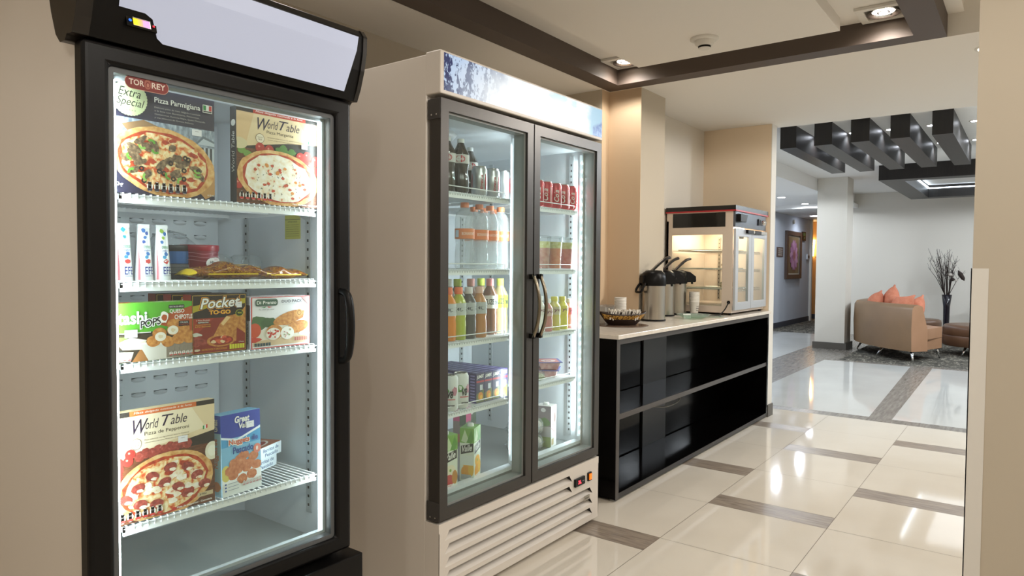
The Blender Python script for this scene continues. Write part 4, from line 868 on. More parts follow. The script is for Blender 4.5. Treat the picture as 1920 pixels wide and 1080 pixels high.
# ------------------------------------------------------------------ two-door drinks refrigerator
DX0, DX1, DY = 1.80, 2.942, 1.67
FR = empty('display_refrigerator', (2.37, 2.1, 0), 'white two-door glass drinks refrigerator with a snowy mountain light header', 'refrigerator', world=True)
m = MB()
m.box(DX0, 1.86, 1.738, 2.50, .02, 1.998, white_steel).box(2.885, DX1, 1.738, 2.50, .02, 1.998, white_steel).box(1.86, 2.885, 2.44, 2.50, .02, 1.998, white_steel)
m.box(1.86, 2.885, 1.738, 2.44, 1.81, 1.998, white_steel).box(1.86, 2.885, 1.738, 2.44, .02, .37, white_steel); m.build('cabinet', FR, bevel=.004)
m = MB().box(1.86, 1.866, 1.738, 2.44, .375, 1.81, inner_white).box(2.879, 2.885, 1.738, 2.44, .375, 1.81, inner_white).box(1.866, 2.879, 2.43, 2.44, .375, 1.81, inner_white).box(1.86, 2.885, 1.738, 2.44, 1.80, 1.81, inner_white)
m.box(2.337, 2.385, 1.742, 1.765, .38, 1.80, inner_white); m.build('liner', FR)
MB().box(1.86, 2.885, 1.738, 2.44, .37, .385, mat('fridge_floor', '#8f9390', .35, .5)).box(1.86, 2.885, 1.738, 1.775, .385, .40, inner_white).build('interior_floor', FR)
m = MB().lathe([(.12, 0), (.14, -.02), (.12, -.045), (.05, -.05)], inner_white, c=(2.05, 2.0, 1.80), n=40)
for k in range(40):
    a = 2*pi*k/40; m.box(.07, .11, -.003, .003, -.0505, -.048, dk, T=Matrix.Translation((2.05, 2.0, 1.80)) @ Matrix.Rotation(a, 4, 'Z'))
m.build('fan_cover', FR)
m = MB().box(2.775, 2.80, 2.425, 2.43, .42, 1.78, mat('rail', '#c3c8ca', .35, .4))
for k in range(48): m.box(2.784, 2.791, 2.4235, 2.4255, .44+k*.0275, .45+k*.0275, blackp)
m.build('shelf_rail', FR)
for y in (1.80, 2.3):
    m = MB().box(2.874, 2.879, y-.012, y+.012, .42, 1.78, mat('rail', '#c3c8ca', .35, .4))
    for k in range(48): m.box(2.873, 2.8745, y-.003, y+.003, .44+k*.0275, .45+k*.0275, blackp)
    m.build('shelf_rail', FR)
LZ = (1.526, 1.232, .955, .688); RZ = (1.512, 1.232, .945, .716)
for z in LZ: wire_shelf('s', FR, 1.875, 2.312, 1.75, 2.40, z, 30, .022)
for z in RZ: wire_shelf('s', FR, 2.405, 2.85, 1.75, 2.40, z, 30, .022)
# header
m = MB().box(DX0, DX1+.004, DY, 1.742, 1.853, 2.005, white_steel); hd = m.build('header', FR, bevel=.004); hd['_w'] = (0, 0, 0)
def mountain_mat():
    mm = bpy.data.materials.new('mountain_print'); mm.use_nodes = True; nt = mm.node_tree; L = nt.links.new; b = nt.nodes['Principled BSDF']
    N = nt.nodes.new; tc = N('ShaderNodeTexCoord'); sp = N('ShaderNodeSeparateXYZ'); L(tc.outputs['Object'], sp.inputs[0])
    def math_(op, a, b2=None, c2=None):
        n = N('ShaderNodeMath'); n.operation = op
        for i, v in enumerate((a, b2, c2)):
            if v is None: continue
            if isinstance(v, (int, float)): n.inputs[i].default_value = v
            else: L(v, n.inputs[i])
        return n.outputs[0]
    def mr(v, a, b2, c2, d): n = N('ShaderNodeMapRange'); L(v, n.inputs[0]); [setattr(n.inputs[i+1], 'default_value', q2) for i, q2 in enumerate((a, b2, c2, d))]; return n.outputs[0]
    def noise(scale, st, det=6, rot=0, dist=0):
        mp = N('ShaderNodeMapping'); mp.inputs['Scale'].default_value = st; mp.inputs['Rotation'].default_value = (0, rot, 0); L(tc.outputs['Object'], mp.inputs[0])
        n = N('ShaderNodeTexNoise'); n.inputs['Scale'].default_value = scale; n.inputs['Detail'].default_value = det; n.inputs['Distortion'].default_value = dist; L(mp.outputs[0], n.inputs['Vector']); return n.outputs[0]
    def mix(f, a, b2):
        n = N('ShaderNodeMix'); n.data_type = 'RGBA'; L(f, n.inputs[0])
        for i, v in ((6, a), (7, b2)):
            if isinstance(v, str): n.inputs[i].default_value = (*lin(v), 1)
            else: L(v, n.inputs[i])
        return n.outputs[2]
    x, z = sp.outputs[0], sp.outputs[2]
    cloud = mr(noise(6, (1, 1, 2.5), 4), .44, .60, 0, 1); side = mr(x, 2.25, 2.5, 0, 1); side2 = mr(x, 2.8, 2.66, 0, 1)
    base = mix(math_('MULTIPLY', math_('MULTIPLY', cloud, side), .8), '#f4f9fb', '#8fc2cf')
    rt_ = mr(math_('ADD', x, math_('MULTIPLY', noise(14, (1, 1, 1)), .10)), 2.84, 2.90, 0, 1); base = mix(rt_, base, '#9dc6dc')
    # left slope: rock showing through snow
    slope = math_('ADD', x, math_('MULTIPLY', math_('SUBTRACT', 2.0, z), 1.1)); lim = mr(math_('ADD', slope, math_('MULTIPLY', noise(9, (1, 1, 1)), .25)), 2.36, 2.06, 0, 1)
    rock = mr(math_('ADD', math_('MULTIPLY', noise(22, (1, 1, .45), 5, .8, .5), .6), math_('MULTIPLY', noise(90, (1, 1, .6), 8, .7, .6), .4)), .49, .53, 0, 1)
    snow = mix(lim, base, '#b9cde6'); c1 = mix(math_('MULTIPLY', rock, lim), snow, '#2c3560')
    far = mr(math_('ADD', math_('SUBTRACT', z, math_('MULTIPLY', math_('SUBTRACT', x, 2.8), .4)), math_('MULTIPLY', noise(30, (1, 1, 1)), .02)), 1.90, 1.888, 0, 1)
    c2 = mix(math_('MULTIPLY', math_('MULTIPLY', far, mr(x, 2.84, 2.86, 0, 1)), mr(noise(60, (1, 1, 1)), .4, .6, .5, 1)), c1, '#4a6fb0')
    mid = math_('MULTIPLY', mr(math_('ABSOLUTE', math_('SUBTRACT', x, 2.28)), .05, .02, 0, 1), mr(math_('ABSOLUTE', math_('SUBTRACT', z, 1.868)), .02, .008, 0, 1))
    c3 = mix(math_('MULTIPLY', mid, mr(noise(70, (1, 1, 1), 8), .5, .56, 0, .8)), c2, '#5b6878')
    b.inputs['Base Color'].default_value = (.02, .02, .02, 1); L(c3, b.inputs['Emission Color']); b.inputs['Emission Strength'].default_value = 1.02; b.inputs['Roughness'].default_value = .2
    return mm
MB().box(1.818, 2.934, DY-.0015, DY, 1.866, 1.997, mountain_mat()).build('mountain_panel', hd)
# doors
def fr_door(x0, x1, hx, hinge_left):
    m = MB(); t, z0, z1 = .042, .328, 1.838
    for poly in (((x0, z0), (x1, z0), (x1-t, z0+t), (x0+t, z0+t)), ((x0, z1), (x0+t, z1-t), (x1-t, z1-t), (x1, z1)), ((x0, z0), (x0+t, z0+t), (x0+t, z1-t), (x0, z1)), ((x1, z0), (x1, z1), (x1-t, z1-t), (x1-t, z0+t))):
        m.prism(poly, 'y', DY, 1.722, grey_frame)
    d = m.build('door', FR, bevel=.0015, seg=1); d['_w'] = (0, 0, 0)
    m = MB().frame(x0+t, x1-t, z0+t, z1-t, 1.682, 1.728, .008, mat('gasket_mid', '#8b8f8c', .5)).frame(x0+t-.01, x1-t+.01, z0+t-.01, z1-t+.01, 1.722, 1.738, .015, mat('gasket_mid', '#8b8f8c', .5)); m.build('gasket', d)
    MB().box(x0+t, x1-t, 1.684, 1.687, z0+t, z1-t, glass).build('glass', d)
    m = MB(); hp = smoothline([(hx, 1.655, 1.212), (hx, 1.630, 1.15), (hx, 1.622, 1.08), (hx, 1.630, 1.01), (hx, 1.655, .945)], 5); m.tube(hp, .0075, bronze, 10)
    for z in (1.203, .955): m.box(hx-.007, hx+.009, 1.645, 1.67, z-.010, z+.010, blackp)
    m.build('handle', d)
    if hinge_left:
        for z in (.36, 1.80):
            m = MB().box(x0-.0025, x0, 1.672, 1.73, z-.035, z+.035, mat('hinge_grey', '#3d3a38', .5))
            for y in (1.688, 1.712): m.lathe([(.003, 0), (.003, .002)], chrome, n=10, T=Matrix.Translation((x0-.0025, y, z-.02)) @ Matrix.Rotation(-pi/2, 4, 'Y'))
            m.build('hinge', d)
fr_door(1.803, 2.370, 2.352, True); fr_door(2.378, 2.938, 2.402, False)
# led strips
for x, y in ((2.868, 1.742),):
    m = MB().box(x, x+.010, y-.0, y+.008, .42, 1.78, mat('led_bar', '#e8f2f6', .3, emit=.7, ecol='#e6f3ff'))
    for k in range(34): m.box(x+.001, x+.007, y-.0015, y, .435+k*.0395, .443+k*.0395, mat('led_dot', '#ffffff', .3, emit=40, ecol='#f2f8ff'))
    m.build('led_strip', FR)
m = MB().box(2.386, 2.394, 1.742, 1.75, .42, 1.78, mat('led_bar', '#e8f2f6', .3, emit=.7, ecol='#e6f3ff')).box(2.329, 2.336, 1.742, 1.75, .42, 1.78, mat('led_bar', '#e8f2f6', .3, emit=.7, ecol='#e6f3ff')); m.build('led_strip', FR)
def fl(x, y, z, sy, p, rz, sz=.012): light('refrigerator_light', 'AREA', (x-FR.location.x, y-FR.location.y, z), p, COOL, sz, (pi/2, 0, math.radians(rz)), size_y=sy, parent=FR)
fl(2.862, 1.75, 1.1, 1.3, 6.0, 38); fl(2.40, 1.75, 1.1, 1.3, 2.4, -20); fl(2.325, 1.75, 1.1, 1.3, 3.0, 20)
# louvred base
m = MB().box(DX0, DX1, DY+.050, 1.738, .022, .318, white_steel).box(DX0, DX1, DY, DY+.050, .285, .318, white_steel).box(DX0, DX1, DY, DY+.050, .022, .0355, white_steel)
m.box(DX0, DX0+.003, DY, DY+.050, .0355, .285, white_steel).box(DX1-.003, DX1, DY, DY+.050, .0355, .285, white_steel)
lv = mat('louvre_shade', '#1a1816', .8); d_ = .046  # shade in the recesses painted dark on their tops and right ends
for k in range(5):
    z = .285-.0499*k; zl = z-.033; ze = z-.0499; xa, xb = 1.832, (2.70 if k < 2 else 2.885)
    P_ = lambda x, y, zz: (x, DY+y, zz)
    m.add([P_(DX0, 0, z), P_(xa+.025, 0, z), P_(xa, 0, zl), P_(DX0, 0, zl)], [(0, 1, 2, 3)], white_steel)
    m.add([P_(xb-.025, 0, z), P_(DX1, 0, z), P_(DX1, 0, zl), P_(xb, 0, zl)], [(0, 1, 2, 3)], white_steel)
    m.add([P_(DX0, 0, zl), P_(DX1, 0, zl), P_(DX1, 0, ze), P_(DX0, 0, ze)], [(0, 1, 2, 3)], white_steel)
    m.add([P_(xa+.025, d_, z), P_(xb-.025, d_, z), P_(xb, 0, zl), P_(xa, 0, zl)], [(0, 1, 2, 3)], white_steel)
    m.add([P_(xa+.025, 0, z), P_(xb-.025, 0, z), P_(xb-.025, d_, z), P_(xa+.025, d_, z)], [(0, 1, 2, 3)], lv)
    m.add([P_(xb-.025, 0, z), P_(xb-.025, d_, z), P_(xb, 0, zl)], [(0, 1, 2)], lv); m.add([P_(xa+.025, 0, z), P_(xa+.025, d_, z), P_(xa, 0, zl)], [(0, 1, 2)], white_steel)
m.build('louvred_panel', FR)
m = MB().box(2.715, 2.80, DY-.010, DY, .222, .258, blackp); A = Art(m, (2.715, DY-.010, .222), (1, 0, 0), (0, 0, 1), .085, .036, step=.0004); A.text('36.', .28, .25, .30, .5, mat('lit_red', '#ff2a3a', .4, emit=4, ecol='#ff3040'), bold=.03); A.rect(.68, .45, .9, .55, '#8a8a8a')
m.build('temperature_display', FR, bevel=0)
MB().box(2.835, 2.865, DY-.008, DY, .222, .262, blackp).box(2.840, 2.860, DY-.012, DY-.008, .228, .256, mat('switch_orange', '#e06a10', .3, emit=1.2)).build('rocker_switch', FR)
m = MB().box(2.775, 2.825, DY-.021, DY-.018, .145, .166, steel); Art(m, (2.775, DY-.021, .145), (1, 0, 0), (0, 0, 1), .05, .021, step=.0004).text('imbera', .15, .3, .7, .4, '#3a3a38'); m.build('badge', FR)
for x in (1.84, 2.9):
    for y in (1.76, 2.45): MB().lathe([(.02, 0), (.02, .022)], blackp, c=(x, y, 0), n=12).build('foot', FR)

# ------------------------------------------------------------------ drinks: one prototype per kind, then copies
def bottle(name, prof, body, cap_r, cap_z0, cap_z1, cap, label, lz0, lz1, lr, lcol, text=None, cat='bottle', tcol='#f4f4f0', neck=None, art=None, taper=0):
    t = empty(name, (0, 0, 0), 'x', cat)
    MB().lathe(prof, body, n=22).build('body', t)
    MB().lathe([(cap_r, cap_z0), (cap_r, cap_z1-.002), (cap_r*.9, cap_z1)], cap, n=18).build('cap', t)
    if lz0 is not None:
        m = MB().lathe([(lr, lz0), (lr+taper, lz1)], lcol if not isinstance(lcol, str) else ink(lcol), n=22, cap=False)
        A = Art(m, (0, 0, 0), (1, 0, 0), (0, 0, 1), lr*pi*1.2, lz1-lz0, fn=lab_fn(0, 0, lr, lr+taper, lz0, lz1, -pi*1.05, -pi*.02), step=.0005)
        if text: A.text(text, .22, .3, .56, .42, tcol, bold=.02)
        if art: art(A)
        m.build('sleeve', t)
    return t
cola = mat('cola_liquid', '#1a0f0b', .1, coat=.8)
coke = bottle('cola_bottle', [(.025, 0), (.033, .01), (.033, .06), (.029, .085), (.034, .12), (.033, .155), (.018, .185), (.012, .20)], mat('cola_liquid_bottle', '#3a3128', .08, coat=1), .014, .198, .214, mat('cap_white', '#e9ecec', .4), 'x', .115, .15, .0345, '#c9c6c2',
             art=lambda A: (A.blob(.4, .5, .18, .4, '#b8303a', n=14), A.text('Cola', .28, .35, .26, .35, wwhite, shear=.3)))
watm = clearmat('clear_water', '#f3f5f5', .82, .04, 1.4, .25, 90)
water = bottle('water_bottle', [(.034, 0), (.039, .008), (.039, .06), (.035, .10), (.039, .13), (.039, .155), (.039, .19), (.035, .215), (.018, .238), (.0145, .243)], watm, .017, .242, .262, mat('cap_orange', '#e98a5c', .4), 'x', .118, .158, .0396, '#e88952',
              art=lambda A: (A.text('BONAFONT', .3, .35, .45, .3, '#f6d9c4', bold=.02), A.rect(.05, .15, .2, .85, '#cfd8e2', n=3)))
def can(name, r, h, bodym, art, lid=None):
    t = empty(name, (0, 0, 0), 'x', 'can')
    m = MB().lathe([(r*.78, 0), (r, .008), (r, h-.014), (r*.82, h-.003)], bodym, n=24)
    A = Art(m, (0, 0, 0), (1, 0, 0), (0, 0, 1), pi*r*1.2, h-.03, fn=lab_fn(0, 0, r, r, .012, h-.018, -pi*1.1, pi*.1), step=.0004); art(A); m.build('body', t)
    MB().lathe([(r*.82, h-.003), (r*.84, h), (r*.78, h), (r*.76, h-.004)], steel, n=24).build('rim', t)
    return t
silver = mat('can_silver', '#c6c9cb', .3, .8); redcan = mat('can_red', '#c23a3f', .3, .25)
dcoke = can('soda_can', .0325, .120, silver, lambda A: (A.text('ligera', .42, .15, .12, .65, '#b3262e', rot=True, shear=.2, bold=.02), A.blob(.62, .5, .03, .38, '#b3262e', n=14), A.blob(.1, .5, .03, .4, '#b3262e', n=12)))
rcoke = can('soda_can', .0325, .118, redcan, lambda A: (A.text('Cola', .30, .2, .2, .62, wwhite, rot=True, shear=.3, bold=.02), A.rect(.6, .1, .66, .9, '#e8b6b6', n=2)))
v8 = can('juice_can', .031, .138, mat('v8_white', '#e4e6e2', .35), lambda A: (A.poly([(0, 1), (1, 1), (1, .8), (.5, .72), (0, .9)], '#b9505a'), A.blob(.3, .62, .12, .14, '#5f9a4a', n=14, jit=.15), A.blob(.62, .6, .1, .16, '#c98a9a', n=14, jit=.15), A.text('V8', .36, .36, .2, .26, '#1d241d', bold=.04, shear=.2), A.rect(.3, .3, .62, .33, '#c2343a', n=4), A.rect(.35, .08, .6, .12, '#3a3a3a', n=3)))
S1, S2, S3, S4 = [z+.0025 for z in LZ]; R1, R2, R3, R4 = [z+.0025 for z in RZ]
def row(proto, spec, z, group):
    for i, (px, y, lb) in enumerate(spec): place(proto, i, (at(px, y), y, z), lb, rz=random.uniform(-.25, .25)-.45, group=group)
random.seed(11)
row(coke, [(863, 1.80, 'front dark cola bottle with white cap, top left shelf of the drinks refrigerator'), (838, 1.815, 'cola bottle half hidden by the left door frame, top shelf'), (880, 1.90, 'cola bottle standing behind the front one on the top left shelf')], S1, 'cola bottles on the top left shelf')
row(dcoke, [(898, 1.80, 'first silver soda can right of the cola bottles'), (922, 1.803, 'middle silver soda can of the front three'), (943, 1.806, 'rightmost front silver soda can on the top left shelf'), (912, 1.89, 'silver soda can showing its red stripe in the gap behind the first two'), (934, 1.895, 'silver soda can in the gap behind the middle and rightmost front cans')], S1, 'silver soda cans')
row(water, [(871, 1.80, 'leftmost front clear water bottle with orange label'), (898, 1.81, 'second front water bottle from the left'), (918, 1.815, 'third front water bottle from the left'), (938, 1.82, 'rightmost front water bottle beside the white post'),
            (888, 1.91, 'back row water bottle, its cap between the first two front ones'), (907, 1.915, 'back row water bottle, its cap between the middle front ones'), (925, 1.92, 'back row water bottle, its cap between the two right front ones')], S2, 'clear water bottles with orange caps')
def juice(name, body, cap, lab, h, r, txt, tc='#33363a'):
    return bottle(name, [(r*.9, 0), (r, .008), (r, h*.32), (r*.93, h*.40), (r, h*.46), (r, h*.70), (r*.85, h*.76), (r*.5, h*.85), (.014, h*.88)], mat(name+body, body, .12, coat=.7), .0165, h*.87, h, mat('cap'+cap, cap, .4), 'x', h*.47, h*.70, r*1.02, lab, txt, 'bottle', tc)
for k, (nm, b2, cp, lb2, tx, px, lb) in enumerate((('juice_bottle', '#e88a1a', '#e8703a', '#cfd2d0', 'G', 841, 'orange juice bottle cut off by the left frame of the drinks refrigerator'), ('juice_bottle', '#b6c23a', '#ee7a35', '#c9d0c8', 'G', 860, 'lime yellow sports drink bottle with orange cap'),
        ('juice_bottle', '#55504a', '#d9d6d4', '#b9bdbd', 'G', 879, 'dark grey sports drink bottle with clear cap'), ('juice_bottle', '#c98a4a', '#e6b9a2', '#c2c5c2', 'G', 899, 'pale orange sports drink bottle in front of the tea bottles'))):
    t = juice(nm, b2, cp, lb2, .205, .0305, tx); t.location = (at(px, 1.79), 1.79, S3); ob(t, lb, 'bottle', 'sports drink bottles in the front row')
for k, (b2, cp, lb2, tx, px, y, lb) in enumerate((('#7d5a44', '#d98a86', '#e2e2dc', 'FUZE tea', 919, 1.83, 'brown tea bottle with pink cap and white label, right of the sports drinks'), ('#b3a77a', '#c3cc5a', '#b9cc3f', 'FUZE tea', 938, 1.835, 'pale tea bottle with lime label, last in its row'),
        ('#6d5544', '#b9c84a', '#b9cc3f', 'FUZE', 858, 1.87, 'tall tea bottle with lime cap behind the lime yellow drink'), ('#74574a', '#d79a92', '#cfcac4', 'FUZE', 883, 1.87, 'tall tea bottle with pink cap behind the dark drink'), ('#8a7350', '#b9c84a', '#b9cc3f', 'FUZE', 902, 1.90, 'tall tea bottle with lime cap behind the pale orange drink'), ('#8a8070', '#d9d9d4', '#b9cc3f', 'FUZE', 840, 1.88, 'tall tea bottle with pale cap nearest the left door frame'))):
    t = juice('tea_bottle', b2, cp, lb2, .235, .0335, tx); t.location = (at(px, y), y, S3); t.rotation_euler.z = -.4; ob(t, lb, 'bottle', 'tall tea bottles')
row(v8, [(845, 1.775, 'vegetable juice can at the left frame edge, fourth shelf'), (865, 1.78, 'vegetable juice can beside the purple juice cartons')], S4, 'vegetable juice cans')
# juice cartons, 4 x 8
m = MB().box(-.0255, .0255, -.0195, .0195, 0, .122, ink('#33275c'))
A = Art(m, (-.0255, -.0195, 0), (1, 0, 0), (0, 0, 1), .051, .122, N=(0, -1, 0))
A.rect(.03, .02, .97, .98, '#3b3650').poly([(.03, .02), (.97, .02), (.97, .45), (.03, .3)], '#6a7040').blob(.55, .22, .3, .14, '#d98a2a', n=14).blob(.62, .18, .16, .08, '#e8b23a', n=12).rect(.03, .68, .97, .74, '#b8343a').text('JUMEX', .06, .78, .88, .14, wwhite, shear=.25, bold=.03, slope=.02).rect(.45, .42, .8, .6, '#c9cdd0')
A = Art(m, (-.0255, .0195, 0), (0, -1, 0), (0, 0, 1), .039, .122, N=(-1, 0, 0))
for k in range(9): A.rect(.2, .08+.1*k, .8, .12+.1*k, '#8f86c0', False)
A = Art(m, (-.0255, -.0195, .122), (1, 0, 0), (0, 1, 0), .051, .039); A.rect(.03, .4, .97, .6, '#8b86a8').rect(.08, .1, .5, .35, '#55507a')
jc = m.build('juice_carton'); ob(jc, None, 'juice carton')
k = 0; colname = ('leftmost', 'second', 'third', 'rightmost'); rowname = ('front', 'second', 'third', 'fourth', 'fifth', 'sixth', 'seventh', 'back')
for j in range(8):
    for i in range(4):
        x = at(893, 1.80)+i*.0525; place(jc, k, (x, 1.795+.0405*j, S4), '%s purple juice carton in the %s row of the block on the fourth shelf' % (colname[i], rowname[j]), rz=0, group='small purple juice cartons'); k += 1
# tall cartons on the floor
def tallbox(W, D, Hh, face, side, loc, rz, label, topc='#8fc06a'):
    t = empty('juice_carton', loc, label, 'juice carton', rz=rz)
    m = MB().box(0, W, 0, D, 0, Hh, ink('#e6e8e4')); face(Art(m, (0, 0, 0), (1, 0, 0), (0, 0, 1), W, Hh)); side(Art(m, (0, D, 0), (0, -1, 0), (0, 0, 1), D, Hh, N=(-1, 0, 0)))
    Art(m, (0, 0, Hh), (1, 0, 0), (0, 1, 0), W, D).rect(0, 0, 1, 1, topc); m.build('box', t)
    MB().lathe([(.014, 0), (.014, .010), (.010, .013)], ink('#f0f1ee'), c=(W*.5, D*.5, Hh), n=16).build('cap', t)
def valle(f1, f2):
    def g2(A):
        A.rect(0, 0, 1, 1, '#e4ead8').rect(0, .72, 1, 1, '#7fb24a').poly([(.1, .75), (.35, .97), (.6, .8), (.45, .72)], '#cfe2b4').poly([(.5, .74), (.8, .98), (.98, .82), (.8, .7)], '#5f9a3a')
        A.poly([(.08, .50), (.95, .56), (.95, .72), (.08, .66)], '#14180f').text('Valle', .16, .54, .7, .12, wwhite, shear=.25, bold=.02, slope=.04)
        A.blob(.5, .36, .36, .10, '#efe6c8' if f1 == '#c9443f' else '#f0b23a', n=20).blob(.5, .36, .08, .03, '#8fb04a', n=8); A.blob(.42, .17, .32, .12, f1, n=20).blob(.8, .22, .2, .13, f2, n=16); A.text('naranja' if f1 != '#c9443f' else 'manzana', .1, .05, .7, .06, wwhite, bold=.03)
    return g2
def vside(A): valle('#e8a02a', '#eab83a')(A); A.rect(.05, .3, .95, .48, '#e6ece2').rect(.1, .03, .8, .12, '#b9bdb8')
tallbox(.075, .06, .212, valle('#c9443f', '#c98a3a'), vside, (1.922, 1.762, .3855), -.08, 'green apple juice carton at the left corner of the refrigerator floor')
tallbox(.085, .060, .212, valle('#e8a02a', '#eab83a'), vside, (2.098, 1.758, .3855), .38, 'green orange juice carton standing alone on the refrigerator floor')
def pinkf(A): A.rect(0, 0, 1, 1, '#8a7a74').rect(0, .6, .5, 1, '#c2567a').rect(.5, .5, 1, 1, '#5c6a58').blob(.6, .8, .15, .07, '#d8d4cc').rect(.1, .1, .9, .3, '#b0765f')
tallbox(.10, .07, .20, pinkf, pinkf, (2.47, 2.12, .3855), .2, 'pink and grey drink carton far back on the refrigerator floor', '#9a7a80')
def ara(A): A.rect(0, 0, 1, 1, '#ecebe8').poly([(.45, .3), (.9, .5), (.95, .9), (.6, .95), (.4, .6)], '#a98a80').blob(.7, .7, .16, .12, '#6a4038', n=16).blob(.65, .45, .2, .06, '#e2c8bc', n=14).text('Araceli', .08, .4, .22, .5, '#a85a62', rot=True, bold=.02).rect(.1, .05, .5, .2, '#c9b68a')
def ara_s(A): A.rect(0, 0, 1, 1, '#b9b4b0').rect(0, .5, 1, 1, '#8a7f80').blob(.5, .6, .4, .12, '#6f8a5a', n=14, jit=.2).rect(0, 0, 1, .25, '#8fa062').blob(.5, .9, .16, .05, '#d8d4d0')
tallbox(.07, .08, .196, ara, ara_s, (2.715, 1.80, .3855), .22, 'white and brown milk carton on the right of the refrigerator floor', '#d8d6d2')
# right bay
row(rcoke, [(1069, 1.785, 'rightmost red soda can on the top right shelf'), (1054, 1.785, 'second red soda can from the right'), (1039, 1.785, 'third red soda can from the right'), (1022, 1.785, 'fourth red soda can from the right'), (1006, 1.785, 'red soda can half hidden by the centre door frame'),
            (1012, 1.87, 'red soda can in the second row behind the half hidden one')], R1, 'red soda cans')
m = MB().box(0, .11, 0, .003, 0, .07, mat('notice_orange', '#e0c04a', .6)); ob(m.build('shelf_notice'), 'small yellow notice on the inner right wall of the refrigerator', 'notice')
n_ = bpy.data.objects['shelf_notice']; n_.location = (2.8725, 1.96, 1.56); n_.rotation_euler.z = -pi/2
def fruitcup(c1, c2, px, y, lb):
    t = empty('fruit_cup', (at(px, y), y, R2), lb, 'fruit cup', 'clear cups of cut fruit')
    m = MB().lathe([(.026, .002), (.0315, .095)], noisemat('fruit'+c1, [(.35, c1), (.65, c2)], 45, 3, .4), n=20).lathe([(.0315, .095), (.033, .125)], noisemat('fruit_top', [(.4, '#c9c05a'), (.6, '#e0dc9a')], 60, 3, .5), n=20); m.build('fruit', t)
    MB().lathe([(.0275, 0), (.0355, .138), (.037, .140), (.037, .145)], clearp, n=24, cap=False).build('cup', t)
    MB().lathe([(.0372, .143), (.0372, .149), (.030, .151)], clearp, n=24).build('lid', t)
fruitcup('#c8564a', '#d9806a', 1062, 1.79, 'rightmost clear cup of red fruit topped with yellow'); fruitcup('#e07a42', '#e8945a', 1040, 1.785, 'middle clear cup of orange papaya'); fruitcup('#b9705a', '#cf9a80', 1018, 1.79, 'clear cup of reddish fruit beside the centre door frame')
for b2, cp, lb2, h, r, px, y, lb in (('#efe9dc', '#efefec', '#dcd6c8', .165, .026, 1012, 1.775, 'white yogurt drink bottle beside the centre frame'), ('#cf8a80', '#e9e6e2', '#d9b9a8', .150, .027, 1026, 1.78, 'pink striped yogurt drink bottle next to the white one'),
        ('#d8cf6a', '#d9cf4a', '#cfc8a0', .157, .029, 1040, 1.785, 'first yellow yogurt drink bottle with printed sleeve'), ('#ddd44f', '#d6c93a', '#d8cf4c', .155, .028, 1055, 1.79, 'plain yellow yogurt drink bottle'), ('#e6a8a8', '#e6d9d9', '#cc5a6a', .142, .024, 1068, 1.79, 'small pink yogurt drink bottle at the right end')):
    t = juice('yogurt_bottle', b2, cp, lb2, h, r, 'yoz', '#7a3a4a'); t.location = (at(px, y), y, R3); ob(t, lb, 'bottle', 'small yogurt drink bottles')
def ham(loc, rz, lb, c='#c98a80'):
    t = empty('ham_package', loc, lb, 'food pack', rz=rz)
    m = MB(); V = [(-.05, -.04, .002), (.05, -.04, .002), (.05, .04, .002), (-.05, .04, .002), (-.062, -.05, .034), (.062, -.05, .034), (.062, .05, .034), (-.062, .05, .034)]
    m.add(V, [(3, 2, 1, 0), (4, 5, 6, 7), (0, 1, 5, 4), (1, 2, 6, 5), (2, 3, 7, 6), (3, 0, 4, 7)], noisemat('ham'+c, [(.3, c), (.7, '#e2b8ae')], 50, 3, .3)); m.build('tray', t)
    m = MB().box(-.072, .072, -.06, .06, .034, .037, ink('#5a5f9a')); A = Art(m, (-.072, -.06, .037), (1, 0, 0), (0, 1, 0), .144, .12); A.rect(.08, .1, .92, .9, '#b86a62').blob(.45, .5, .25, .3, '#d9c9c4', n=14).text('FUD', .3, .38, .3, .26, '#a8303a', bold=.03); m.build('film', t)
ham((2.755, 1.85, R4), .5, 'lower meat package in the stack on the fourth right shelf'); ham((2.75, 1.845, R4+.0385), .75, 'upper meat package with blue edged film')
bagblob('wrapped_sandwich', 2.60, 1.82, R4, .055, .05, .018, clearmat('wrap_green', '#c9cdb0', .35, .15, 1.5, 1, 60), 'flat wrapped sandwich left of the meat packages', 'food pack', 21)
bagblob('wrapped_sandwich', 2.66, 1.86, R4, .04, .05, .022, wrapp, 'shiny cling wrapped piece between sandwich and meat packages', 'food pack', 22)
for k, (x, y, z, lb) in enumerate(((2.60, 1.87, .3855, 'lower clear plastic egg carton on the refrigerator floor'), (2.605, 1.872, .4605, 'upper clear plastic egg carton on the refrigerator floor'))):
    t = empty('egg_carton', (x, y, z), lb, 'egg carton', rz=.2); m = MB()
    for i in range(3):
        for j in range(3):
            m.lathe([(.012, .002), (.021, .016), (.022, .034), (.021, .052), (.010, .070)], wrapp, c=(-.048+.048*i, -.048+.048*j, 0), n=12)
    m.box(-.074, .074, -.074, .074, .034, .036, clearp); m.build('clamshell', t)
    m = MB()
    for i in range(3):
        for j in range(3): m.lathe([(.002, .006), (.014, .014), (.018, .028), (.014, .048), (.003, .058)], ink('#d9cfc0'), c=(-.048+.048*i, -.048+.048*j, 0), n=10)
    m.build('eggs', t)
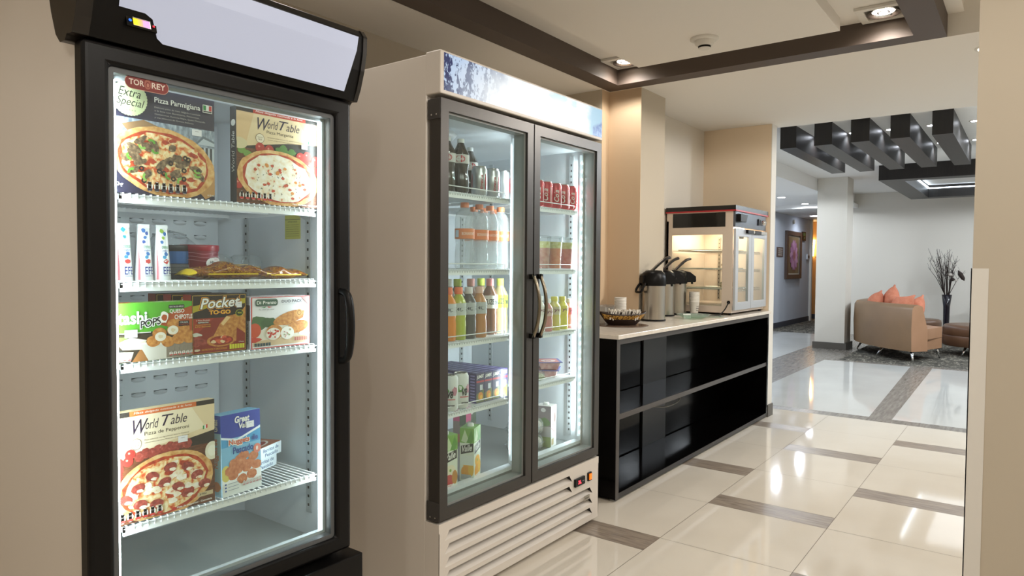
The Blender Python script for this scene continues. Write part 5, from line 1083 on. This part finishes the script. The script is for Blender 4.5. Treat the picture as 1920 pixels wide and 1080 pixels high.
# ------------------------------------------------------------------ counter
CT = empty('counter_shelf_unit', (4.5, 1.95, 0), 'long glossy black open counter unit with one middle shelf', 'counter', world=True)
cb = mat('counter_black', '#060505', .12, spec=.09); ce = mat('counter_edge', '#4b4643', .35, .3)
X0, X1, Y0, Y1, ZT = 3.22, 5.845, 1.724, 2.07, .865
MB().box(X0, X0+.035, Y0+.002, 2.30, .012, ZT, cb).build('side_panel', CT); MB().box(X1-.03, X1, Y0+.002, Y1, .012, ZT, cb).build('side_panel', CT)
MB().box(X0+.035, X1-.03, Y1-.012, Y1, .03, ZT, cb).build('back_panel', CT)
MB().box(4.19, 4.55, Y1-.024, Y1-.012, .03, ZT-.02, mat('cladding_grey', '#1c1b1b', .4)).build('column_cladding', CT)
m = MB().box(X0+.035, X1-.03, Y0+.003, Y1-.024, .012, .04, cb).box(X0+.035, X1-.03, Y0+.001, Y0+.003, .012, .04, mat('rail_dark', '#262321', .4)); m.build('bottom_board', CT)
m = MB().box(X0+.035, X1-.03, Y0+.01, Y1-.024, .435, .46, cb).box(X0+.035, X1-.03, Y0+.005, Y0+.01, .433, .462, ce); m.build('shelf', CT)
m = MB().box(X0, X0+.035, Y0, Y0+.002, .012, ZT, ce).box(X0+.035, X1, Y0, Y0+.02, ZT-.03, ZT, ce).box(X1-.03, X1, Y0, Y0+.002, .012, ZT-.03, cb); m.build('front_trim', CT)
for x in (3.25, 4.5, 5.8): MB().lathe([(.015, 0), (.015, .012)], chrome, c=(x, 1.76, 0), n=12).build('foot', CT)
ob(MB().tube(smoothline([(4.60, 2.03, .44), (4.62, 1.98, .37), (4.56, 1.95, .31), (4.42, 1.98, .285), (4.30, 2.02, .30)], 6), .004, mat('cable_grey', '#9a9894', .5), 6).build('cable'), 'thin pale cable hanging under the shelf inside the black counter', 'cable')
ZCn = .888
o = MB().box(3.205, 5.855, 1.708, 2.075, ZT+.0005, ZCn, quartz).box(3.205, 4.175, 2.075, 2.315, ZT+.0005, ZCn, quartz).box(4.555, 5.855, 2.075, 2.305, ZT+.0005, ZCn, quartz).build('worktop', bevel=.002)
ob(o, 'pale speckled stone worktop lying on the black counter unit', 'worktop')
Z = ZCn+.0005
# mat and basket
ob(MB().lathe([(.155, 0), (.16, .002), (.155, .004)], mat('mat_brown', '#6b5648', .25), c=(3.765, 1.985, Z), n=40).build('placemat'), 'round brown shiny mat under the sugar basket', 'mat')
t = empty('basket', (3.765, 1.985, Z+.0045), 'dark boat-shaped basket with a golden woven band', 'basket', rz=-.93)
bk = mat('basket_dark', '#2e211b', .4); m = MB()
def boat(z, hx, hy): return [(hx*math.cos(2*pi*k/28)*(1+.0*k), hy*math.sin(2*pi*k/28), z+(.016*abs(math.cos(2*pi*k/28))**3 if z > .05 else 0)) for k in range(28)]
rg = [boat(0, .085, .055), boat(.02, .105, .068), boat(.065, .148, .095), boat(.067, .140, .088), boat(.02, .095, .06)]
V = [p for r in rg for p in r]; m.add(V, [(i*28+k, i*28+(k+1) % 28, (i+1)*28+(k+1) % 28, (i+1)*28+k) for i in range(4) for k in range(28)], bk, True); m.add(rg[0], [tuple(range(28))], bk); m.add(rg[4], [tuple(range(28))], bk); m.build('bowl', t)
m = MB(); gold = noisemat('woven_gold', [(.42, '#5a3a1a'), (.5, '#b98a3a'), (.6, '#d9ae5a')], 120, 2, .5, (1, 1, 1)); n = 28
lo = [(a*1.012, b2*1.012, z) for a, b2, z in boat(.036, .121, .078)]; hi = [(a*1.012, b2*1.012, z-.003) for a, b2, z in boat(.062, .146, .0935)]
ks = [k for k in range(28) if 16 <= k <= 25]
m.add(lo+hi, [(k, (k+1) % n, n+(k+1) % n, n+k) for k in ks], gold); m.build('woven_band', t)
random.seed(4)
sp = None; pkn = 0
names = ['white sugar packet in the %s row of the basket, number %s from the near end']
for j in range(4):
    for i in range(14):
        if sp is None:
            m = MB().box(-.003, .003, -.024, .024, 0, .055, ink('#e9e4da')); A = Art(m, (.003, -.024, 0), (0, 1, 0), (0, 0, 1), .048, .055, N=(1, 0, 0)); A.rect(.1, .55, .9, .8, '#5a4a3a').rect(.2, .2, .8, .3, '#b98a4a')
            A = Art(m, (-.003, .024, 0), (0, -1, 0), (0, 0, 1), .048, .055, N=(-1, 0, 0)); A.rect(.1, .5, .9, .85, '#4a4038').rect(.2, .2, .8, .3, '#8a7a62'); sp = m.build('sugar_packet')
            o = sp
        else: o = copy_tree(sp)
        rw_ = (-.046+.03*j); u = -.10+.0155*i
        if abs(u) > .10-abs(rw_)*.5: u *= .8
        v = Matrix.Rotation(-.93, 4, 'Z') @ Vector((u, rw_, 0))
        o.location = (3.765+v.x, 1.985+v.y, Z+.034+random.uniform(0, .010)); o.rotation_euler = (random.uniform(-.15, .15), random.uniform(.1, .4), -.93+random.uniform(-.2, .2))
        ob(o, 'slim white sugar packet standing among the others in the dark woven basket', 'sugar packet', 'sugar packets in the basket')
# black thing at left, organiser, cups
t = empty('napkin_dispenser', (3.66, 2.16, Z), 'black rounded dispenser just showing beside the refrigerator', 'dispenser')
MB().box(-.05, .05, -.05, .05, 0, .105, blackp).build('body', t, bevel=.015, seg=3)
MB().box(-.03, .03, -.052, -.05, .02, .08, blackgl).build('front_plate', t)
t = empty('clear_organizer', (3.99, 2.225, Z), 'clear acrylic box standing behind the sugar basket', 'organizer')
m = MB(); cl = clearmat('acrylic', '#eceae6', .7, .03); m.box(-.14, .14, -.075, -.072, 0, .10, cl).box(-.14, .14, .072, .075, 0, .10, cl).box(-.14, -.137, -.072, .072, 0, .10, cl).box(.137, .14, -.072, .072, 0, .10, cl).box(-.14, .14, -.075, .075, 0, .003, cl); m.build('box', t)
MB().box(-.01, -.007, -.072, .072, .003, .095, cl).build('divider', t)
def cupstack(x, y, n, h0, label, dark):
    t = empty('paper_cup_stack', (x, y, Z+.001), label, 'cup stack'); wp = mat('paper_white', '#e8e4dc', .6)
    for k in range(n):
        z = .010*k; m = MB().lathe([(.026, z), (.037, z+h0), (.0385, z+h0+.002), (.0385, z+h0+.005), (.036, z+h0+.006)], wp, n=28, cap=k == 0)
        if k == 0:
            A = Art(m, (0, 0, 0), (1, 0, 0), (0, 0, 1), .11, h0, fn=lab_fn(0, 0, .026, .037, 0, h0, -pi*1.15, -pi*.05), step=.0006)
            for q2, (tx, yy) in enumerate((('Cumplimos', .62), ('fieltradición', .47), ('Nescafé', .30))): A.text(tx, .38, yy, .34, .09, '#3b332c', shear=.25, bold=.02)
            A.rect(.1, .08, .9, .16, dark, n=8)
        m.build('cup', t)
cupstack(3.93, 2.085, 8, .085, 'stack of white paper cups inside the clear box by the wall', '#c8c0b4'); cupstack(4.955, 2.01, 8, .095, 'stack of white paper cups between the airpots and the food warmer', '#7a6a58')
# airpots
AP = empty('airpot', (0, 0, 0), 'x', 'coffee airpot')
MB().lathe([(.078, 0), (.081, .004), (.081, .010), (.078, .012)], blackp, n=32).build('base', AP)
m = MB().lathe([(.0765, .012), (.0765, .232)], steel, n=40); A = Art(m, (0, 0, 0), (1, 0, 0), (0, 0, 1), .2, .22, fn=lab_fn(0, 0, .0765, .0765, .012, .232, -pi, 0), step=.0004); A.rect(.80, .68, .81, .72, '#3a3632'); m.build('body', AP)
m = MB().lathe([(.080, .232), (.082, .245), (.081, .28), (.074, .315), (.05, .333), (.02, .335)], blackp, n=36)
m.prism([(-.05, .328), (-.10, .318), (-.148, .285), (-.150, .250), (-.142, .242), (-.07, .242)], 'x', -.034, .034, blackp); m.build('pump_lid', AP)
MB().box(-.028, .028, -.1525, -.149, .248, .285, steel).tube([(0, -.135, .245), (0, -.137, .228)], .008, blackp, 10).build('spout', AP)
m = MB(); lp_ = smoothline([(0, .02, .325), (0, -.03, .37), (0, -.075, .405), (0, -.115, .42)], 5)
m2 = []
for i, p in enumerate(lp_): pass
for s in (-.010, .010): m.tube([p+Vector((s, 0, 0)) for p in lp_], [.006+.004*i/len(lp_) for i in range(len(lp_))], mat('lever_black', '#15110f', .25), 8)
m.tube([p+Vector((0, 0, .004)) for p in lp_], .008, mat('lever_metal', '#8a8078', .25, .8), 8); m.build('lever', AP)
m = MB(); hp = smoothline([(-.035, .078, .25), (-.04, .100, .22), (-.035, .112, .195), (0, .115, .19), (.035, .112, .195), (.04, .100, .22), (.035, .078, .25)], 4); m.tube(hp, .008, blackp, 8); m.box(-.02, .02, .075, .092, .25, .30, blackp); m.build('carry_handle', AP)
for k, (x, y, lb) in enumerate(((4.50, 2.135, 'nearest steel coffee airpot with black pump lid'), (4.735, 2.165, 'middle steel coffee airpot of the three'), (4.905, 2.165, 'steel coffee airpot nearest the glowing food warmer'))):
    if k == 0: x, y = 4.226, 1.997
    if k == 1: x, y = 4.70, 2.141
    if k == 2: x, y = 4.92, 2.140
    place(AP, k, (x, y, Z), lb, rz=.95, group='coffee airpots')
ob(MB().box(-.03, .03, 0, .002, 0, .035, ink('#d9dcd6')).build('paper_card'), 'small white card leaning at the foot of the nearest airpot', 'card')
c_ = bpy.data.objects['paper_card']; c_.location = (4.53, 1.885, Z); c_.rotation_euler = (-.2, 0, -.6)
t = empty('glass_dish', (4.60, 1.87, Z), 'low clear green-edged glass dish in front of the airpots', 'glass dish')
gl3 = clearmat('dish_glass', '#dcebe2', .78, .02, 1.6); m = MB().lathe([(.04, .002), (.075, .010), (.115, .030), (.118, .030), (.076, .006), (.04, 0)], gl3, n=36, cap=False); m.build('bowl', t)
ob(MB().lathe([(.10, .002), (.105, .004), (.10, .006)], gl3, c=(4.86, 1.86, Z), n=36).build('glass_plate'), 'flat clear glass plate between the dish and the food warmer', 'plate')

# food warmer
WX0, WX1, WY0, WY1, WZ0, WZ1 = 5.07, 5.84, 1.75, 2.29, .905, 1.70
FWm = empty('food_warmer', (5.45, 2.0, Z), 'lit glass-sided hot food warmer cabinet with black and red top', 'food warmer', world=True)
ws = mat('warmer_shell', '#d9cabb', .35, .2); wd = mat('warmer_door_frame', '#c3c8ce', .3, .4); wgrey = mat('warmer_panel', '#5f6670', .25, .6)
m = MB()
m.box(WX0, WX1, WY0+.02, WY1, WZ0, .955, ws)                                # floor block
m.box(WX0, WX0+.02, WY0+.02, WY0+.095, .955, 1.60, ws).box(WX0, WX0+.02, WY1-.045, WY1, .955, 1.60, ws).box(WX0, WX0+.02, WY0+.095, WY1-.045, 1.49, 1.60, ws)
m.box(WX1-.02, WX1, WY0+.02, WY1, .955, 1.60, ws).box(WX0, WX1, WY1-.015, WY1, .955, 1.60, ws).box(WX0, WX1, WY0+.02, WY1, 1.60, 1.665, ws)
m.build('cabinet', FWm)
MB().box(WX0-.002, WX0, WY0+.075, WY1-.05, 1.548, 1.655, blackgl).build('side_panel', FWm)
m = MB().box(WX0-.008, WX1+.005, WY0-.004, WY1+.005, 1.672, 1.705, mat('top_black', '#141210', .3)).box(WX0-.010, WX1+.006, WY0-.006, WY1+.006, 1.662, 1.672, mat('top_red', '#b8242c', .35)); m.build('top', FWm)
m = MB().box(WX0+.01, WX1-.03, WY0+.004, WY0+.02, 1.545, 1.660, wgrey); cp_ = m.build('control_panel', FWm); cp_['_w'] = (0, 0, 0)
T_ = lambda x, z: Matrix.Translation((x, WY0+.004, z)) @ Matrix.Rotation(pi/2, 4, 'X')
MB().lathe([(.022, 0), (.020, .025), (.006, .028)], chrome, T=T_(5.73, 1.605), n=20).build('knob', cp_)
MB().box(5.60, 5.625, WY0-.004, WY0+.004, 1.58, 1.63, blackp).build('switch', cp_); MB().box(5.64, 5.665, WY0-.004, WY0+.004, 1.585, 1.625, blackp).build('switch', cp_)
MB().prism([(5.10, 1.64), (5.26, 1.64), (5.22, 1.585), (5.10, 1.585)], 'y', WY0-.03, WY0+.004, blackp).build('vent_hood', cp_)
for a, b2, hx in ((WX0+.012, 5.44, 5.33), (5.446, WX1-.005, 5.52)):
    m = MB().frame(a, b2, .925, 1.535, WY0-.002, WY0+.016, .062, wd, .058); d = m.build('door', FWm, bevel=.002); d['_w'] = (0, 0, 0)
    MB().box(a+.062, b2-.062, WY0+.004, WY0+.008, .983, 1.477, glass).build('glass', d)
    MB().box(hx-.03 if hx < 5.4 else hx-.04, hx+.10, WY0-.022, WY0-.002, 1.505, 1.532, blackp).box(hx+.06, hx+.14 if hx < 5.4 else hx+.24, WY0-.020, WY0-.004, 1.509, 1.528, steel).build('handle', d)
MB().box(WX0+.004, WX0+.008, WY0+.095, WY1-.045, .955, 1.49, glass).build('side_glass', FWm)
for z in (1.08, 1.23, 1.37):
    m = MB()
    for k in range(24): m.tube([(5.11+k*.030, 1.80, z), (5.11+k*.030, 2.25, z)], .0016, chrome, 5)
    m.tube([(5.10, 1.80, z), (5.81, 1.80, z), (5.81, 2.25, z), (5.10, 2.25, z)], .003, chrome, 6, closed=True)
    for k in range(30): m.tube([(5.11+k*.024, 1.797, z-.018), (5.11+k*.024, 1.797, z)], .0012, chrome, 4)
    m.tube([(5.10, 1.797, z-.018), (5.81, 1.797, z-.018)], .0025, chrome, 5); m.build('rack', FWm)
    tr = MB().box(5.13, 5.50, 1.83, 2.22, z+.003, z+.010, mat('tray_white', '#f0e6d4', .4)); ob(tr.build('serving_tray'), 'white tray on the %s rack of the food warmer' % {1.08: 'lowest', 1.23: 'middle', 1.37: 'top'}[z], 'tray')
m = MB()
for y in (1.90, 2.14):
    m.box(5.806, 5.812, y-.01, y+.01, .97, 1.50, steel)
    for k in range(16): m.box(5.8055, 5.8062, y-.003, y+.003, .98+k*.033, .99+k*.033, blackp)
m.build('rack_rail', FWm)
for y in (1.92, 2.16):
    MB().tube([(5.16, y, 1.565), (5.75, y, 1.565)], .011, mat('heat_lamp', '#ffffff', .4, emit=9, ecol='#ffe0b8'), 12).build('lamp', FWm)
MB().box(5.44, 5.455, 1.815, 1.845, 1.47, 1.50, blackp).build('sensor', FWm)
light('warmer_light', 'AREA', (5.44-5.45, 2.03-2.0, 1.545-Z), 8, (1, .80, .60), .6, (0, 0, 0), size_y=.35, parent=FWm)
m = MB().tube(smoothline([(WX0-.002, 1.79, .985), (WX0-.03, 1.785, .975), (WX0-.06, 1.80, .93), (WX0-.10, 1.82, .90), (WX0-.16, 1.85, .8935), (WX0-.2, 1.90, .8935)], 5), .0045, blackp, 8); m.lathe([(.012, 0), (.012, .008)], blackp, n=14, T=Matrix.Translation((WX0, 1.79, .985)) @ Matrix.Rotation(-pi/2, 4, 'Y')); m.build('power_cord', FWm)
for x, y in ((5.10, 1.79), (5.80, 1.79), (5.10, 2.26), (5.80, 2.26)): MB().lathe([(.012, 0), (.012, .0165)], blackp, c=(x, y, Z), n=12).build('foot', FWm)
for k, (x, y, z, lb) in enumerate(((5.20, 1.86, 1.2405, 'clear wrapped pastry on the middle rack of the food warmer'), (5.19, 1.875, 1.0905, 'foil wrapped roll on the lowest rack of the food warmer'), (5.42, 1.90, 1.0905, 'wrapped roll farther back on the lowest rack of the food warmer'))):
    bagblob('wrapped_pastry', x, y, z, .06, .035, .022, clearmat('pastry_wrap', '#f0e2c4', .45, .15, 1.5, 1, 60), lb, 'pastry', 30+k, rot=.4)
for o in bpy.data.objects:
    if '_w' in o: del o['_w']
